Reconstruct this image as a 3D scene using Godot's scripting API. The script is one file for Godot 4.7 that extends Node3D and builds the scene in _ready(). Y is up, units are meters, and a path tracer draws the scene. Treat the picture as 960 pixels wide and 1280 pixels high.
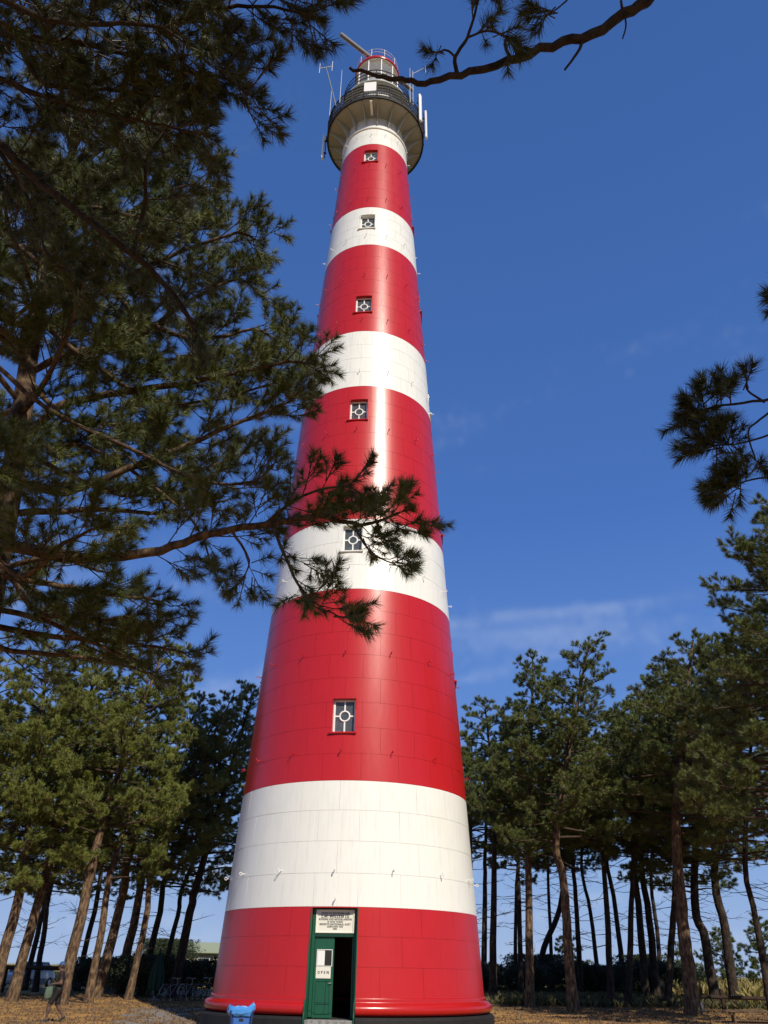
extends Node3D
# A red and white iron lighthouse among pines, seen from below on a clear day.

const EYE := Vector3(0, 1.6, 0)
const TOWER_X := -0.959
const TOWER_Z := -32.0
const DOOR_TURN := -5.0          # degrees: where the door and the front windows look
const BANDS := [3.39, 7.27, 14.68, 17.97, 25.49, 29.19, 35.94, 39.27, 45.64, 48.75]
# far pines: trunk radius, crown radius, tone, trunk line from the ground to the tip (world metres)
const LEFT_PINES := [
	[0.27, 4.2, 0, [[-14.33,0.17,-41.91], [-14.13,4.27,-41.98], [-13.88,8.86,-42.06], [-12.46,17.37,-42.51]]],
	[0.25, 4.2, 0, [[-17.34,0.21,-43.87], [-17.07,5.17,-43.97], [-16.99,8.16,-44.01], [-16.61,18.52,-44.15]]],
	[0.26, 4.0, 0, [[-17.72,0.18,-42.29], [-17.52,3.39,-42.38], [-17.59,6.03,-42.35], [-18.7,16.65,-41.87]]],
	[0.19, 3.0, 1, [[-13.8,0.21,-44.2], [-13.74,3.36,-44.22], [-13.7,6.94,-44.23], [-11.81,15.86,-44.77]]],
	[0.28, 3.2, 1, [[-14.91,0.29,-48.84], [-14.37,5.15,-49], [-14.26,8.1,-49.03], [-11.5,16.94,-49.75]]],
	[0.18, 2.6, 2, [[-18.75,0.42,-57.38], [-18.65,3.55,-57.41], [-18.56,6.7,-57.44], [-19.35,18.52,-57.18]]],
	[0.28, 3.0, 1, [[-14.89,0.35,-52.88], [-14.57,4.72,-52.97], [-14.25,8.18,-53.06], [-11.37,16.49,-53.75]]],
	[0.18, 3.4, 1, [[-12.65,0.25,-46.95], [-12.37,3.77,-47.03], [-12.2,7.45,-47.07], [-9.2,16.45,-47.75]]],
	[0.20, 2.8, 2, [[-13.21,0.33,-51.38], [-12.79,4.52,-51.49], [-12.52,7.34,-51.55], [-9.21,16.38,-52.25]]],
	[0.17, 2.8, 2, [[-13.25,0.4,-55.79], [-12.73,4.56,-55.91], [-12.39,7.13,-55.99], [-9.02,16.76,-56.63]]],
	[0.26, 3.3, 2, [[-10.9,0.29,-49.28], [-10.55,4.42,-49.35], [-10.29,6.49,-49.41], [-8.28,17.42,-49.78]]],
	[0.17, 2.8, 2, [[-21.58,0.4,-56.19], [-21.49,4.1,-56.23], [-21.55,7.02,-56.21], [-22.35,19.28,-55.89]]],
	[0.17, 2.6, 2, [[-20.17,0.37,-54.28], [-20.36,3.71,-54.21], [-20.47,6.37,-54.17], [-19.87,16.54,-54.4]]],
	[0.24, 3.6, 0, [[-19.79,0.19,-43.1], [-19.97,3.56,-43.02], [-20.06,6.06,-42.97], [-21.46,16.28,-42.29]]],
]

const RIGHT_PINES := [
	[0.20, 2.6, 1, [[5.31,0.33,-51.73], [5.52,5.64,-51.71], [5.69,9.68,-51.69], [5.99,14.34,-51.65]]],
	[0.20, 2.6, 2, [[6.72,0.43,-57.61], [7.1,6.11,-57.56], [7.33,9.58,-57.53], [7.94,15.79,-57.45]]],
	[0.21, 2.8, 1, [[6.15,0.28,-48.66], [6.49,5.42,-48.61], [6.8,9.97,-48.57], [6.56,16.25,-48.6]]],
	[0.13, 2.4, 2, [[8.65,0.42,-57.35], [9.13,6.12,-57.28], [9.43,8.91,-57.23], [9.67,17.79,-57.19]]],
	[0.16, 2.4, 2, [[8.45,0.36,-53.77], [8.76,5.84,-53.72], [8.88,8.13,-53.7], [9.96,17.88,-53.51]]],
	[0.22, 2.8, 1, [[7.66,0.24,-46.08], [7.93,4.11,-46.03], [8.24,8.13,-45.98], [9.27,18.23,-45.78]]],
	[0.21, 2.6, 2, [[10.01,0.45,-59.16], [11.03,3.18,-58.98], [12.28,5.6,-58.73], [12.96,9.28,-58.58], [14.29,16.97,-58.27]]],
	[0.14, 2.4, 2, [[12.12,0.48,-62.84], [12.35,5.55,-62.8], [12.57,9.15,-62.75], [13.62,17.44,-62.53]]],
	[0.24, 3.0, 0, [[9.09,0.18,-42.57], [9.15,3.94,-42.55], [9.19,5.81,-42.55], [9.16,8.32,-42.55], [11.78,18.02,-41.9]]],
	[0.17, 2.4, 2, [[12.29,0.38,-55.01], [12.52,5.08,-54.96], [12.72,9.25,-54.91], [13.76,17.15,-54.66]]],
	[0.15, 2.4, 2, [[14.25,0.44,-58.28], [14.19,5.31,-58.3], [14.03,8.91,-58.34], [15.84,16.31,-57.87]]],
	[0.18, 2.6, 1, [[12.06,0.26,-47.3], [12.4,4.62,-47.21], [12.74,9.08,-47.12], [14.23,14.68,-46.69]]],
	[0.18, 2.6, 2, [[16.26,0.46,-59.83], [16.32,5.43,-59.81], [16.35,10.66,-59.81], [19.28,19.66,-58.93]]],
	[0.17, 2.6, 1, [[12.99,0.26,-47.56], [13.69,4.26,-47.37], [14.48,8.76,-47.13], [15.77,15.93,-46.71]]],
	[0.22, 2.8, 1, [[15.06,0.32,-51.29], [15.32,4.48,-51.21], [15.73,8.95,-51.09], [18.31,18.21,-50.22]]],
	[0.22, 2.8, 1, [[15.75,0.33,-51.5], [15.95,4.5,-51.44], [16.22,9.41,-51.35], [19.43,19.77,-50.23]]],
	[0.15, 2.4, 2, [[18.47,0.45,-59.18], [18.74,4.46,-59.1], [18.97,8.4,-59.03], [21.28,18.26,-58.23]]],
	[0.19, 2.6, 2, [[15.17,0.27,-48.16], [15.85,3.17,-47.94], [16.34,5.26,-47.78], [16.84,7.93,-47.6], [18.85,16.51,-46.84]]],
	[0.31, 3.3, 0, [[14.22,0.17,-41.53], [14.37,2.64,-41.48], [14.47,4.5,-41.44], [14.92,8.85,-41.28], [17.11,17.63,-40.42]]],
	[0.26, 3.0, 1, [[18.07,0.29,-48.97], [18.12,3.42,-48.95], [18.1,6.56,-48.95], [21.4,20.49,-47.6]]],
	[0.26, 3.0, 1, [[19.26,0.29,-49.3], [19.42,4.04,-49.24], [19.62,8.04,-49.16], [22.88,21.12,-47.73]]],
	[0.16, 2.8, 1, [[18.13,0.18,-42.28], [18.24,4.05,-42.23], [18.45,7.59,-42.14], [21.07,17.87,-40.89]]],
	[0.22, 3.6, 0, [[17.1,0.08,-36.16], [17.09,4.31,-36.16], [17.23,7.77,-36.1], [20.26,20.03,-34.49]]],
	[0.22, 4.0, 0, [[15.61,0,-30.2], [15.55,3.89,-30.24], [15.71,7.33,-30.15], [18.52,20.42,-28.51]]],
]

const LEFT_LIMBS := [
	[0.075, 0.012, 0.42, 0.95, 1.3, [[-4.17,5.43,-7.2], [-3.48,5.3,-7.21], [-2.79,5.24,-7.16], [-2.28,5.29,-7.08], [-1.79,5.43,-6.97], [-1.13,5.5,-6.87], [-0.64,5.54,-6.77], [-0.23,5.38,-6.64], [0.16,5.48,-6.56]]],
	[0.020, 0.006, 0.15, 0.50, 1.4, [[-1.13,5.5,-6.87], [-0.98,5.15,-6.81], [-0.81,4.78,-6.75], [-0.59,4.56,-6.77], [-0.37,4.43,-6.71]]],
	[0.014, 0.005, 0.30, 0.35, 1.2, [[-0.31,5.41,-6.63], [-0.13,5.05,-6.56], [0.13,4.9,-6.56]]],
	[0.016, 0.005, 0.30, 0.45, 1.3, [[-1.54,5.45,-6.95], [-1.33,5.11,-6.91], [-1.39,4.86,-6.9]]],
	[0.018, 0.006, 0.20, 0.50, 1.4, [[-1.22,5.53,-6.93], [-0.83,5.82,-6.83], [-0.33,5.9,-6.79], [-0.08,5.48,-6.72]]],
	[0.060, 0.012, 0.25, 1.00, 1.4, [[-4.35,6.93,-7.65], [-4.05,7.52,-7.63], [-3.31,7.79,-7.63], [-2.52,7.9,-7.59], [-1.83,8.07,-7.54], [-1.23,8.14,-7.42], [-0.99,8.07,-7.37]]],
	[0.035, 0.010, 0.35, 0.90, 1.1, [[-4.71,7.79,-7.05], [-3.94,7.17,-7.14], [-2.94,6.71,-7.27], [-2.08,6.35,-7.39], [-1.49,6.33,-7.37], [-1.25,6.55,-7.33]]],
	[0.055, 0.012, 0.20, 1.10, 1.5, [[-4.56,8.6,-7.52], [-4.07,9.18,-7.53], [-3.46,9.84,-7.57], [-2.76,10.36,-7.59], [-2.18,10.7,-7.61], [-1.88,10.57,-7.61]]],
	[0.050, 0.012, 0.20, 1.00, 1.5, [[-4.59,9.15,-7.51], [-4.19,10.35,-7.47], [-3.56,11.19,-7.52], [-3.01,11.71,-7.58], [-2.65,11.52,-7.55]]],
	[0.060, 0.012, 0.30, 1.00, 1.4, [[-4.33,6.48,-7.66], [-3.79,6.34,-7.67], [-3.3,6.49,-7.64], [-2.66,6.83,-7.63], [-2.05,7.21,-7.65], [-1.49,7.5,-7.62], [-1.14,7.61,-7.51]]],
	[0.050, 0.012, 0.25, 0.90, 0.9, [[-4.3,5.3,-7.68], [-3.65,5.2,-7.74], [-3.1,5.11,-7.72], [-2.73,5.05,-7.69], [-2.37,4.97,-7.64]]],
	[0.050, 0.012, 0.30, 0.90, 1.2, [[-4.39,6.03,-7.63], [-3.93,6.19,-7.88], [-3.32,6.3,-7.98], [-2.57,6.28,-8], [-1.88,6.48,-8.02]]],
	[0.050, 0.012, 0.20, 1.00, 1.5, [[-4.61,9.73,-7.49], [-3.99,9.76,-7.57], [-3.24,9.04,-7.67], [-2.48,8.81,-7.77], [-1.81,9.02,-7.79], [-1.44,8.84,-7.79]]],
	[0.045, 0.012, 0.20, 1.00, 1.5, [[-4.68,10.65,-7.45], [-4.6,11.43,-7.32], [-4.28,12.19,-7.32], [-3.71,12.89,-7.45], [-3.06,12.98,-7.56]]],
	[0.045, 0.012, 0.20, 1.00, 0.9, [[-4.4,4.86,-8.08], [-3.73,4.79,-8.23], [-3.1,4.76,-8.24], [-2.64,4.7,-8.23], [-2.18,4.61,-8.2]]],
	[0.040, 0.010, 0.30, 0.80, 1.0, [[-4.51,6.41,-7.56], [-4.16,6.88,-7.57], [-3.53,6.93,-7.62], [-2.83,6.56,-7.74], [-2.2,6.05,-7.77], [-1.93,5.53,-7.76]]],
	[0.050, 0.012, 0.20, 1.00, 1.5, [[-4.52,7.96,-7.55], [-4.05,8.43,-7.63], [-3.41,8.71,-7.76], [-2.81,9.52,-7.83], [-2.2,10.03,-7.86], [-1.99,9.97,-7.83]]],
	[0.045, 0.012, 0.20, 1.00, 1.5, [[-4.67,10.01,-7.46], [-5.01,10.88,-7.24], [-5.13,12.01,-7.15], [-4.96,13.2,-7.27]]],
	[0.045, 0.012, 0.15, 1.00, 0.9, [[-4.34,5.64,-7.66], [-3.77,4.93,-7.77], [-3.4,4.84,-7.77], [-3.04,4.79,-7.74], [-2.69,4.86,-7.79]]],
	[0.040, 0.012, 0.20, 0.90, 1.4, [[-4.66,9,-7.65], [-4.13,9.35,-8.31], [-3.41,9.51,-8.97], [-2.73,10.11,-9.45], [-2.01,10.26,-9.8]]],
	[0.040, 0.012, 0.20, 0.90, 1.4, [[-4.47,7.01,-7.77], [-3.9,6.99,-8.42], [-3.36,7.11,-8.99], [-2.79,7.8,-9.44], [-2.19,8.32,-9.76]]],
	[0.045, 0.012, 0.15, 1.00, 1.6, [[-4.57,8.19,-7.52], [-5.04,8.56,-7.21], [-5.23,8.85,-6.58], [-5.25,9.17,-6.03]]],
	[0.040, 0.012, 0.15, 1.00, 1.6, [[-4.61,9.28,-7.49], [-4.68,10.36,-7.92], [-4.4,11.6,-8.53], [-3.69,12.63,-9.21], [-3.13,13.2,-9.58]]],
	[0.040, 0.012, 0.15, 1.00, 1.6, [[-4.44,7.37,-7.6], [-3.9,7.48,-6.98], [-3.57,7.92,-6.53], [-3.38,8.44,-6.17]]],
	[0.040, 0.012, 0.15, 1.00, 1.5, [[-4.68,10.32,-7.45], [-4.01,10.33,-6.92], [-3.35,9.95,-6.73], [-2.75,9.79,-6.66]]],
	[0.040, 0.012, 0.20, 0.90, 1.4, [[-4.35,5.53,-7.65], [-3.69,5.07,-7.28], [-3.23,5.29,-6.97], [-2.86,5.37,-6.78]]],
	[0.050, 0.012, 0.20, 1.00, 0.9, [[-4.41,5.51,-7.8], [-3.92,5.31,-8.41], [-3.77,5.28,-8.83], [-3.56,5.29,-9.09], [-3.33,5.29,-9.34]]],
	[0.040, 0.012, 0.15, 1.00, 1.6, [[-4.56,9.02,-7.52], [-4.51,9.11,-6.8], [-4.44,9.07,-6.17], [-4.4,9.31,-5.7]]],
	[0.040, 0.012, 0.15, 1.00, 1.6, [[-4.64,9.87,-7.48], [-4.44,12.03,-7.96], [-4.26,13.43,-8.24], [-4.19,15.14,-8.46]]],
	[0.045, 0.012, 0.15, 1.00, 0.9, [[-4.44,5.3,-7.78], [-3.81,5.41,-7.58], [-3.39,5.33,-7.42], [-2.95,5.21,-7.44]]],
	[0.045, 0.012, 0.15, 1.00, 0.9, [[-4.47,4.99,-7.95], [-3.89,4.96,-8.07], [-3.42,4.79,-8.11], [-3.03,4.61,-8.09], [-2.67,4.49,-8.13]]],
	[0.045, 0.012, 0.15, 1.00, 0.9, [[-4.46,4.69,-8.14], [-4.02,4.65,-8.37], [-3.42,4.64,-8.46], [-2.78,4.54,-8.52]]],
	[0.040, 0.012, 0.15, 1.00, 1.5, [[-4.64,9.87,-7.48], [-4.12,10.12,-7.41], [-3.34,10.02,-7.44], [-2.57,9.79,-7.58]]],
	[0.040, 0.012, 0.15, 1.00, 1.5, [[-4.58,8.87,-7.52], [-3.79,8.26,-7.58], [-2.95,7.79,-7.78], [-2.17,7.88,-7.87], [-1.48,8.15,-7.86]]],
	[0.040, 0.012, 0.15, 1.00, 1.5, [[-4.52,7.96,-7.55], [-3.88,7.33,-7.54], [-3.29,7.24,-7.56], [-2.62,7.25,-7.56]]],
	[0.040, 0.012, 0.15, 1.00, 1.5, [[-4.71,10.97,-7.44], [-4.38,11.89,-7.45], [-3.77,12.31,-7.59], [-3.24,12.32,-7.66]]],
	[0.040, 0.012, 0.15, 1.00, 1.5, [[-4.45,7.61,-7.59], [-4.16,6.57,-6.84], [-4.08,6.06,-6.41], [-3.52,5.61,-6.28]]],
]

const OVERHEAD_LIMBS := [
	[0.040, 0.008, 0.15, 0.75, 1.2, [[-4.08,9.04,-3.15], [-3.17,8.6,-3.18], [-2.61,8.33,-3.22], [-2,8.18,-3.2], [-1.41,7.98,-3.2], [-1.01,7.99,-3.19], [-0.63,7.82,-3.17]]],
	[0.035, 0.008, 0.15, 0.70, 1.2, [[-4.07,8.53,-3.46], [-3.21,8.2,-3.53], [-2.77,8.05,-3.5], [-2.22,7.89,-3.48], [-1.74,7.67,-3.5], [-1.34,7.62,-3.53], [-1.08,7.4,-3.54]]],
	[0.035, 0.008, 0.20, 0.70, 1.1, [[-4.25,8.49,-3.83], [-3.44,8.12,-3.81], [-2.92,7.85,-3.85], [-2.41,7.65,-3.86], [-1.92,7.48,-3.84], [-1.5,7.32,-3.82]]],
	[0.040, 0.008, 0.15, 0.75, 1.2, [[-3.88,8.43,-3.17], [-3.14,8.06,-3.15], [-2.6,7.77,-3.2], [-2.14,7.65,-3.16], [-1.72,7.63,-3.17], [-1.48,7.5,-3.25]]],
	[0.055, 0.020, 0.30, 0.70, 0.8, [[-4.64,8.83,-4.09], [-3.64,8.05,-4.32], [-3.02,7.54,-4.5], [-2.48,7.13,-4.63], [-1.98,6.78,-4.84], [-1.66,6.39,-5.07]]],
	[0.022, 0.008, 0.30, 0.60, 1.0, [[-2.23,6.95,-4.73], [-2.1,7.26,-4.44], [-2.05,7.5,-4.18], [-1.85,7.79,-4.01]]],
	[0.030, 0.008, 0.15, 0.70, 1.2, [[-3.4,8.74,-2.75], [-2.66,8.54,-2.87], [-2,8.22,-2.94], [-1.43,7.96,-2.97], [-1.01,7.94,-2.99], [-0.62,7.8,-2.95]]],
	[0.025, 0.008, 0.20, 0.60, 1.0, [[-3.79,8.26,-4.19], [-3.55,7.99,-4.47], [-3.29,7.64,-4.8], [-3.14,7.26,-5.02], [-2.77,7.07,-5.13]]],
	[0.025, 0.008, 0.10, 0.60, 1.2, [[-2,8.18,-3.2], [-1.75,8.07,-3.38], [-1.58,7.98,-3.54], [-1.46,7.79,-3.66]]],
	[0.025, 0.008, 0.15, 0.65, 1.2, [[-3.08,8.18,-3.55], [-2.88,7.87,-3.73], [-2.55,7.82,-3.76], [-2.12,7.8,-3.77], [-1.76,7.73,-3.81]]],
]

const RIGHT_LIMBS := [
	[0.055, 0.010, 1.10, 0.50, 0.0, [[3.07,9.59,-2.71], [2.43,8.67,-2.91], [1.97,7.99,-3.07], [1.8,7.85,-3.1], [1.49,7.63,-3.17], [1.18,7.5,-3.19], [0.84,7.36,-3.22], [0.5,7.21,-3.25], [0.24,7.11,-3.25], [0.07,7.07,-3.21], [-0.1,7.04,-3.17], [-0.29,7.04,-3.11]]],
	[0.016, 0.007, 0.35, 0.22, 1.5, [[0.48,7.22,-3.24], [0.46,7.27,-3.16], [0.54,7.38,-3.08], [0.59,7.52,-3], [0.63,7.65,-2.93]]],
	[0.009, 0.006, 0.50, 0.16, 1.5, [[0.54,7.38,-3.08], [0.66,7.38,-3.03], [0.77,7.31,-3.01]]],
	[0.009, 0.006, 0.60, 0.16, 1.6, [[0.47,7.27,-3.16], [0.39,7.26,-3.1], [0.33,7.19,-3.08]]],
	[0.013, 0.011, 1.10, 0.20, 0.0, [[0.88,7.37,-3.21], [0.84,7.42,-3.18], [0.83,7.48,-3.14]]],
	[0.013, 0.008, 1.10, 0.20, 0.0, [[1.42,7.57,-3.18], [1.37,7.45,-3.21], [1.27,7.3,-3.25]]],
	[0.009, 0.005, 1.10, 0.20, 0.0, [[1.73,7.78,-3.12], [1.7,7.85,-3.04], [1.74,7.7,-3.13], [1.72,7.61,-3.19]]],
	[0.008, 0.005, 0.70, 0.12, 1.0, [[1.51,8.27,-2.91], [1.35,7.95,-3.04], [1.25,7.81,-3.07], [1.16,7.75,-3.1]]],
	[0.020, 0.007, 0.80, 0.24, 1.3, [[4.31,6.18,-4.96], [3.66,5.87,-4.91], [3.1,5.58,-4.85], [2.71,5.47,-4.8], [2.4,5.36,-4.75]]],
	[0.012, 0.006, 0.80, 0.24, 1.3, [[3.79,5.7,-5.01], [3.17,5.37,-4.97], [2.81,5.21,-4.95], [2.51,5.13,-4.88]]],
	[0.010, 0.006, 0.80, 0.24, 1.3, [[3.73,5.36,-5.21], [3.21,5.07,-5.15], [2.87,4.96,-5.1], [2.67,4.86,-5.04]]],
	[0.010, 0.006, 0.80, 0.24, 1.3, [[3.65,6.15,-4.74], [3.46,6.24,-4.57], [3.28,6.28,-4.44]]],
	[0.010, 0.006, 0.80, 0.24, 1.3, [[3.25,5.65,-4.93], [2.98,5.43,-4.94], [2.86,5.31,-4.95], [2.9,5.09,-5.02]]],
	[0.010, 0.006, 0.80, 0.24, 1.3, [[3.01,5.55,-4.87], [2.85,5.59,-4.78], [2.82,5.62,-4.71]]],
]
var M := {}
var taken := {}
var rng := RandomNumberGenerator.new()
var needles_near: ArrayMesh
var needles_far: ArrayMesh

# ---------------------------------------------------------------- mesh building
class Buf:
	var v := PackedVector3Array()
	var n := PackedVector3Array()
	var c := PackedColorArray()
	var i := PackedInt32Array()
	var col := Color.WHITE

	func vert(p: Vector3, nn: Vector3) -> int:
		v.append(p); n.append(nn); c.append(col)
		return v.size() - 1

	func face(a: int, b: int, d: int) -> void:   # a b d run counter-clockwise seen from outside
		i.append(a); i.append(d); i.append(b)

	func tri(a: Vector3, b: Vector3, d: Vector3) -> void:
		var nn := (b - a).cross(d - a).normalized()
		face(vert(a, nn), vert(b, nn), vert(d, nn))

	func quad(a: Vector3, b: Vector3, d: Vector3, e: Vector3) -> void:
		var nn := (d - a).cross(e - b).normalized()
		var k := vert(a, nn); vert(b, nn); vert(d, nn); vert(e, nn)
		face(k, k + 1, k + 2); face(k, k + 2, k + 3)

	func oquad(a: Vector3, b: Vector3, d: Vector3, e: Vector3, ctr: Vector3) -> void:
		if (d - a).cross(e - b).dot((a + b + d + e) * 0.25 - ctr) < 0.0:
			quad(a, e, d, b)
		else:
			quad(a, b, d, e)

	func otri(a: Vector3, b: Vector3, d: Vector3, ctr: Vector3) -> void:
		if (b - a).cross(d - a).dot((a + b + d) / 3.0 - ctr) < 0.0:
			tri(a, d, b)
		else:
			tri(a, b, d)

	func cbox(ctr: Vector3, size: Vector3, bev := 0.01, bas := Basis.IDENTITY) -> void:
		# a box with chamfered edges
		var h := size * 0.5
		var b := minf(bev, minf(h.x, minf(h.y, h.z)) * 0.6)
		var at := func(sx: float, sy: float, sz: float, ax: int) -> Vector3:
			var q := Vector3(sx * (h.x - (0.0 if ax == 0 else b)), sy * (h.y - (0.0 if ax == 1 else b)), sz * (h.z - (0.0 if ax == 2 else b)))
			return ctr + bas * q
		for s in [-1.0, 1.0]:
			oquad(at.call(s, -1, -1, 0), at.call(s, 1, -1, 0), at.call(s, 1, 1, 0), at.call(s, -1, 1, 0), ctr)
			oquad(at.call(-1, s, -1, 1), at.call(1, s, -1, 1), at.call(1, s, 1, 1), at.call(-1, s, 1, 1), ctr)
			oquad(at.call(-1, -1, s, 2), at.call(1, -1, s, 2), at.call(1, 1, s, 2), at.call(-1, 1, s, 2), ctr)
			for t in [-1.0, 1.0]:
				oquad(at.call(s, t, -1, 0), at.call(s, t, 1, 0), at.call(s, t, 1, 1), at.call(s, t, -1, 1), ctr)
				oquad(at.call(s, -1, t, 0), at.call(s, 1, t, 0), at.call(s, 1, t, 2), at.call(s, -1, t, 2), ctr)
				oquad(at.call(-1, s, t, 1), at.call(1, s, t, 1), at.call(1, s, t, 2), at.call(-1, s, t, 2), ctr)
				for u in [-1.0, 1.0]:
					otri(at.call(s, t, u, 0), at.call(s, t, u, 1), at.call(s, t, u, 2), ctr)

	func tube(pts: Array, radii: Array, sides := 6, capped := true, rough := 0.0, closed := false) -> void:
		var m := pts.size()
		var first := v.size()
		var side := Vector3.ZERO
		for k in m:
			var a: Vector3 = pts[(k - 1 + m) % m] if closed else pts[maxi(k - 1, 0)]
			var b: Vector3 = pts[(k + 1) % m] if closed else pts[mini(k + 1, m - 1)]
			var d := (b - a).normalized()
			if k == 0:
				side = d.cross(Vector3.UP if absf(d.y) < 0.9 else Vector3.RIGHT).normalized()
			else:
				side = (side - d * side.dot(d)).normalized()
			var up := d.cross(side)
			var r: float = radii[k] if k < radii.size() else radii[-1]
			for q in sides:
				var an := TAU * q / sides
				var nn := side * cos(an) + up * sin(an)
				var rr := r
				if rough > 0.0:
					rr *= 1.0 + rough * sin(an * 3.0 + k * 1.7 + pts[0].x * 5.0) * cos(an * 2.0 - k * 2.3)
				vert(pts[k] + nn * rr, nn)
		for k in (m if closed else m - 1):
			for q in sides:
				var q2 := (q + 1) % sides
				var k2 := (k + 1) % m
				var a := first + k * sides + q
				var b := first + k * sides + q2
				var d := first + k2 * sides + q2
				var e := first + k2 * sides + q
				face(a, b, d); face(a, d, e)
		if capped and not closed:
			for k in [0, m - 1]:
				var ctr: Vector3 = pts[k]
				for q in sides:
					otri(ctr, v[first + k * sides + q], v[first + k * sides + (q + 1) % sides], ctr - (pts[k] - pts[1 if k == 0 else m - 2]) * -0.5 if false else (pts[1] if k == 0 else pts[m - 2]))

	func lathe(prof: Array, segs := 48, ctr := Vector3.ZERO, from := 0.0, to := TAU, smooth := true) -> void:
		# prof: [radius, height] pairs upwards; angle 0 looks to +z and grows to +x
		for k in prof.size() - 1:
			var a: Array = prof[k]
			var b: Array = prof[k + 1]
			var na := edge_normal(prof, k, smooth, 0)
			var nb := edge_normal(prof, k, smooth, 1)
			var first := v.size()
			for q in segs + 1:
				var an := lerpf(from, to, float(q) / segs)
				var o := Vector3(sin(an), 0, cos(an))
				vert(ctr + o * a[0] + Vector3(0, a[1], 0), o * na.x + Vector3(0, na.y, 0))
				vert(ctr + o * b[0] + Vector3(0, b[1], 0), o * nb.x + Vector3(0, nb.y, 0))
			for q in segs:
				var f := first + q * 2
				face(f, f + 2, f + 3); face(f, f + 3, f + 1)

	func edge_normal(prof: Array, k: int, smooth: bool, end: int) -> Vector2:
		var own := seg_normal(prof, k)
		if not smooth:
			return own
		var o := k + (1 if end == 1 else -1)
		if o < 0 or o >= prof.size() - 1:
			return own
		var other := seg_normal(prof, o)
		return (own + other).normalized() if own.dot(other) > 0.75 else own

	func seg_normal(prof: Array, k: int) -> Vector2:
		var d := Vector2(prof[k + 1][0] - prof[k][0], prof[k + 1][1] - prof[k][1])
		return Vector2(d.y, -d.x).normalized()

	func mesh(mat: Material) -> ArrayMesh:
		var a := []
		a.resize(Mesh.ARRAY_MAX)
		a[Mesh.ARRAY_VERTEX] = v
		a[Mesh.ARRAY_NORMAL] = n
		a[Mesh.ARRAY_COLOR] = c
		a[Mesh.ARRAY_INDEX] = i
		var m := ArrayMesh.new()
		m.add_surface_from_arrays(Mesh.PRIMITIVE_TRIANGLES, a)
		m.surface_set_material(0, mat)
		return m

# ---------------------------------------------------------------- naming
func numbered(called: String) -> String:
	var k: int = taken.get(called, 0)
	taken[called] = k + 1
	return called if k == 0 else "%s_%03d" % [called, k]

func thing(called: String, label: String, category: String, at := Vector3.ZERO, group := "") -> Node3D:
	var o := Node3D.new()
	o.name = numbered(called)
	o.position = at
	o.set_meta("label", label)
	o.set_meta("category", category)
	if group:
		o.set_meta("group", group)
	add_child(o, true)
	return o

func part(called: String, mesh: Mesh, parent: Node3D, xf := Transform3D.IDENTITY) -> MeshInstance3D:
	var o := MeshInstance3D.new()
	o.name = called
	o.mesh = mesh
	o.transform = xf
	parent.add_child(o, true)
	return o

func setting(called: String, mesh: Mesh) -> MeshInstance3D:
	var o := part(called, mesh, self)
	o.set_meta("kind", "structure")
	return o

func copies(called: String, mesh: Mesh, xfs: Array, cols: Array, parent: Node3D) -> MultiMeshInstance3D:
	var mm := MultiMesh.new()
	mm.transform_format = MultiMesh.TRANSFORM_3D
	mm.use_colors = true
	mm.mesh = mesh
	mm.instance_count = xfs.size()
	for k in xfs.size():
		mm.set_instance_transform(k, xfs[k])
		mm.set_instance_color(k, cols[k])
	var o := MultiMeshInstance3D.new()
	o.name = called
	o.multimesh = mm
	o.set_meta("kind", "stuff")
	parent.add_child(o, true)
	return o

# ---------------------------------------------------------------- materials
func lin(r: float, g: float, b: float, a := 1.0) -> Color:
	var c := Color(r, g, b).linear_to_srgb()
	c.a = a
	return c

func noise_tex(seed_: int, freq: float, ramp := [], size := 512, normal := 0.0, kind := FastNoiseLite.TYPE_SIMPLEX_SMOOTH, octaves := 5) -> NoiseTexture2D:
	var f := FastNoiseLite.new()
	f.seed = seed_
	f.frequency = freq
	f.noise_type = kind
	f.fractal_octaves = octaves
	var t := NoiseTexture2D.new()
	t.width = size
	t.height = size
	t.seamless = true
	t.noise = f
	if normal > 0.0:
		t.as_normal_map = true
		t.bump_strength = normal
	elif ramp.size():
		var g := Gradient.new()
		g.offsets = PackedFloat32Array(ramp.map(func(e): return e[0]))
		g.colors = PackedColorArray(ramp.map(func(e): return e[1]))
		t.color_ramp = g
	return t

func plain(called: String, c: Color, rough := 0.7, metal := 0.0) -> StandardMaterial3D:
	var m := StandardMaterial3D.new()
	m.resource_name = called
	m.albedo_color = c
	m.roughness = rough
	m.metallic = metal
	M[called] = m
	return m

func textured(called: String, c: Color, rough: float, tex: Texture2D, scale: Vector3, nor: Texture2D = null, strength := 1.0, world := true) -> StandardMaterial3D:
	var m := plain(called, c, rough)
	m.albedo_texture = tex
	m.uv1_triplanar = true
	m.uv1_world_triplanar = world
	m.uv1_scale = scale
	if nor:
		m.normal_enabled = true
		m.normal_texture = nor
		m.normal_scale = strength
	return m

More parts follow.
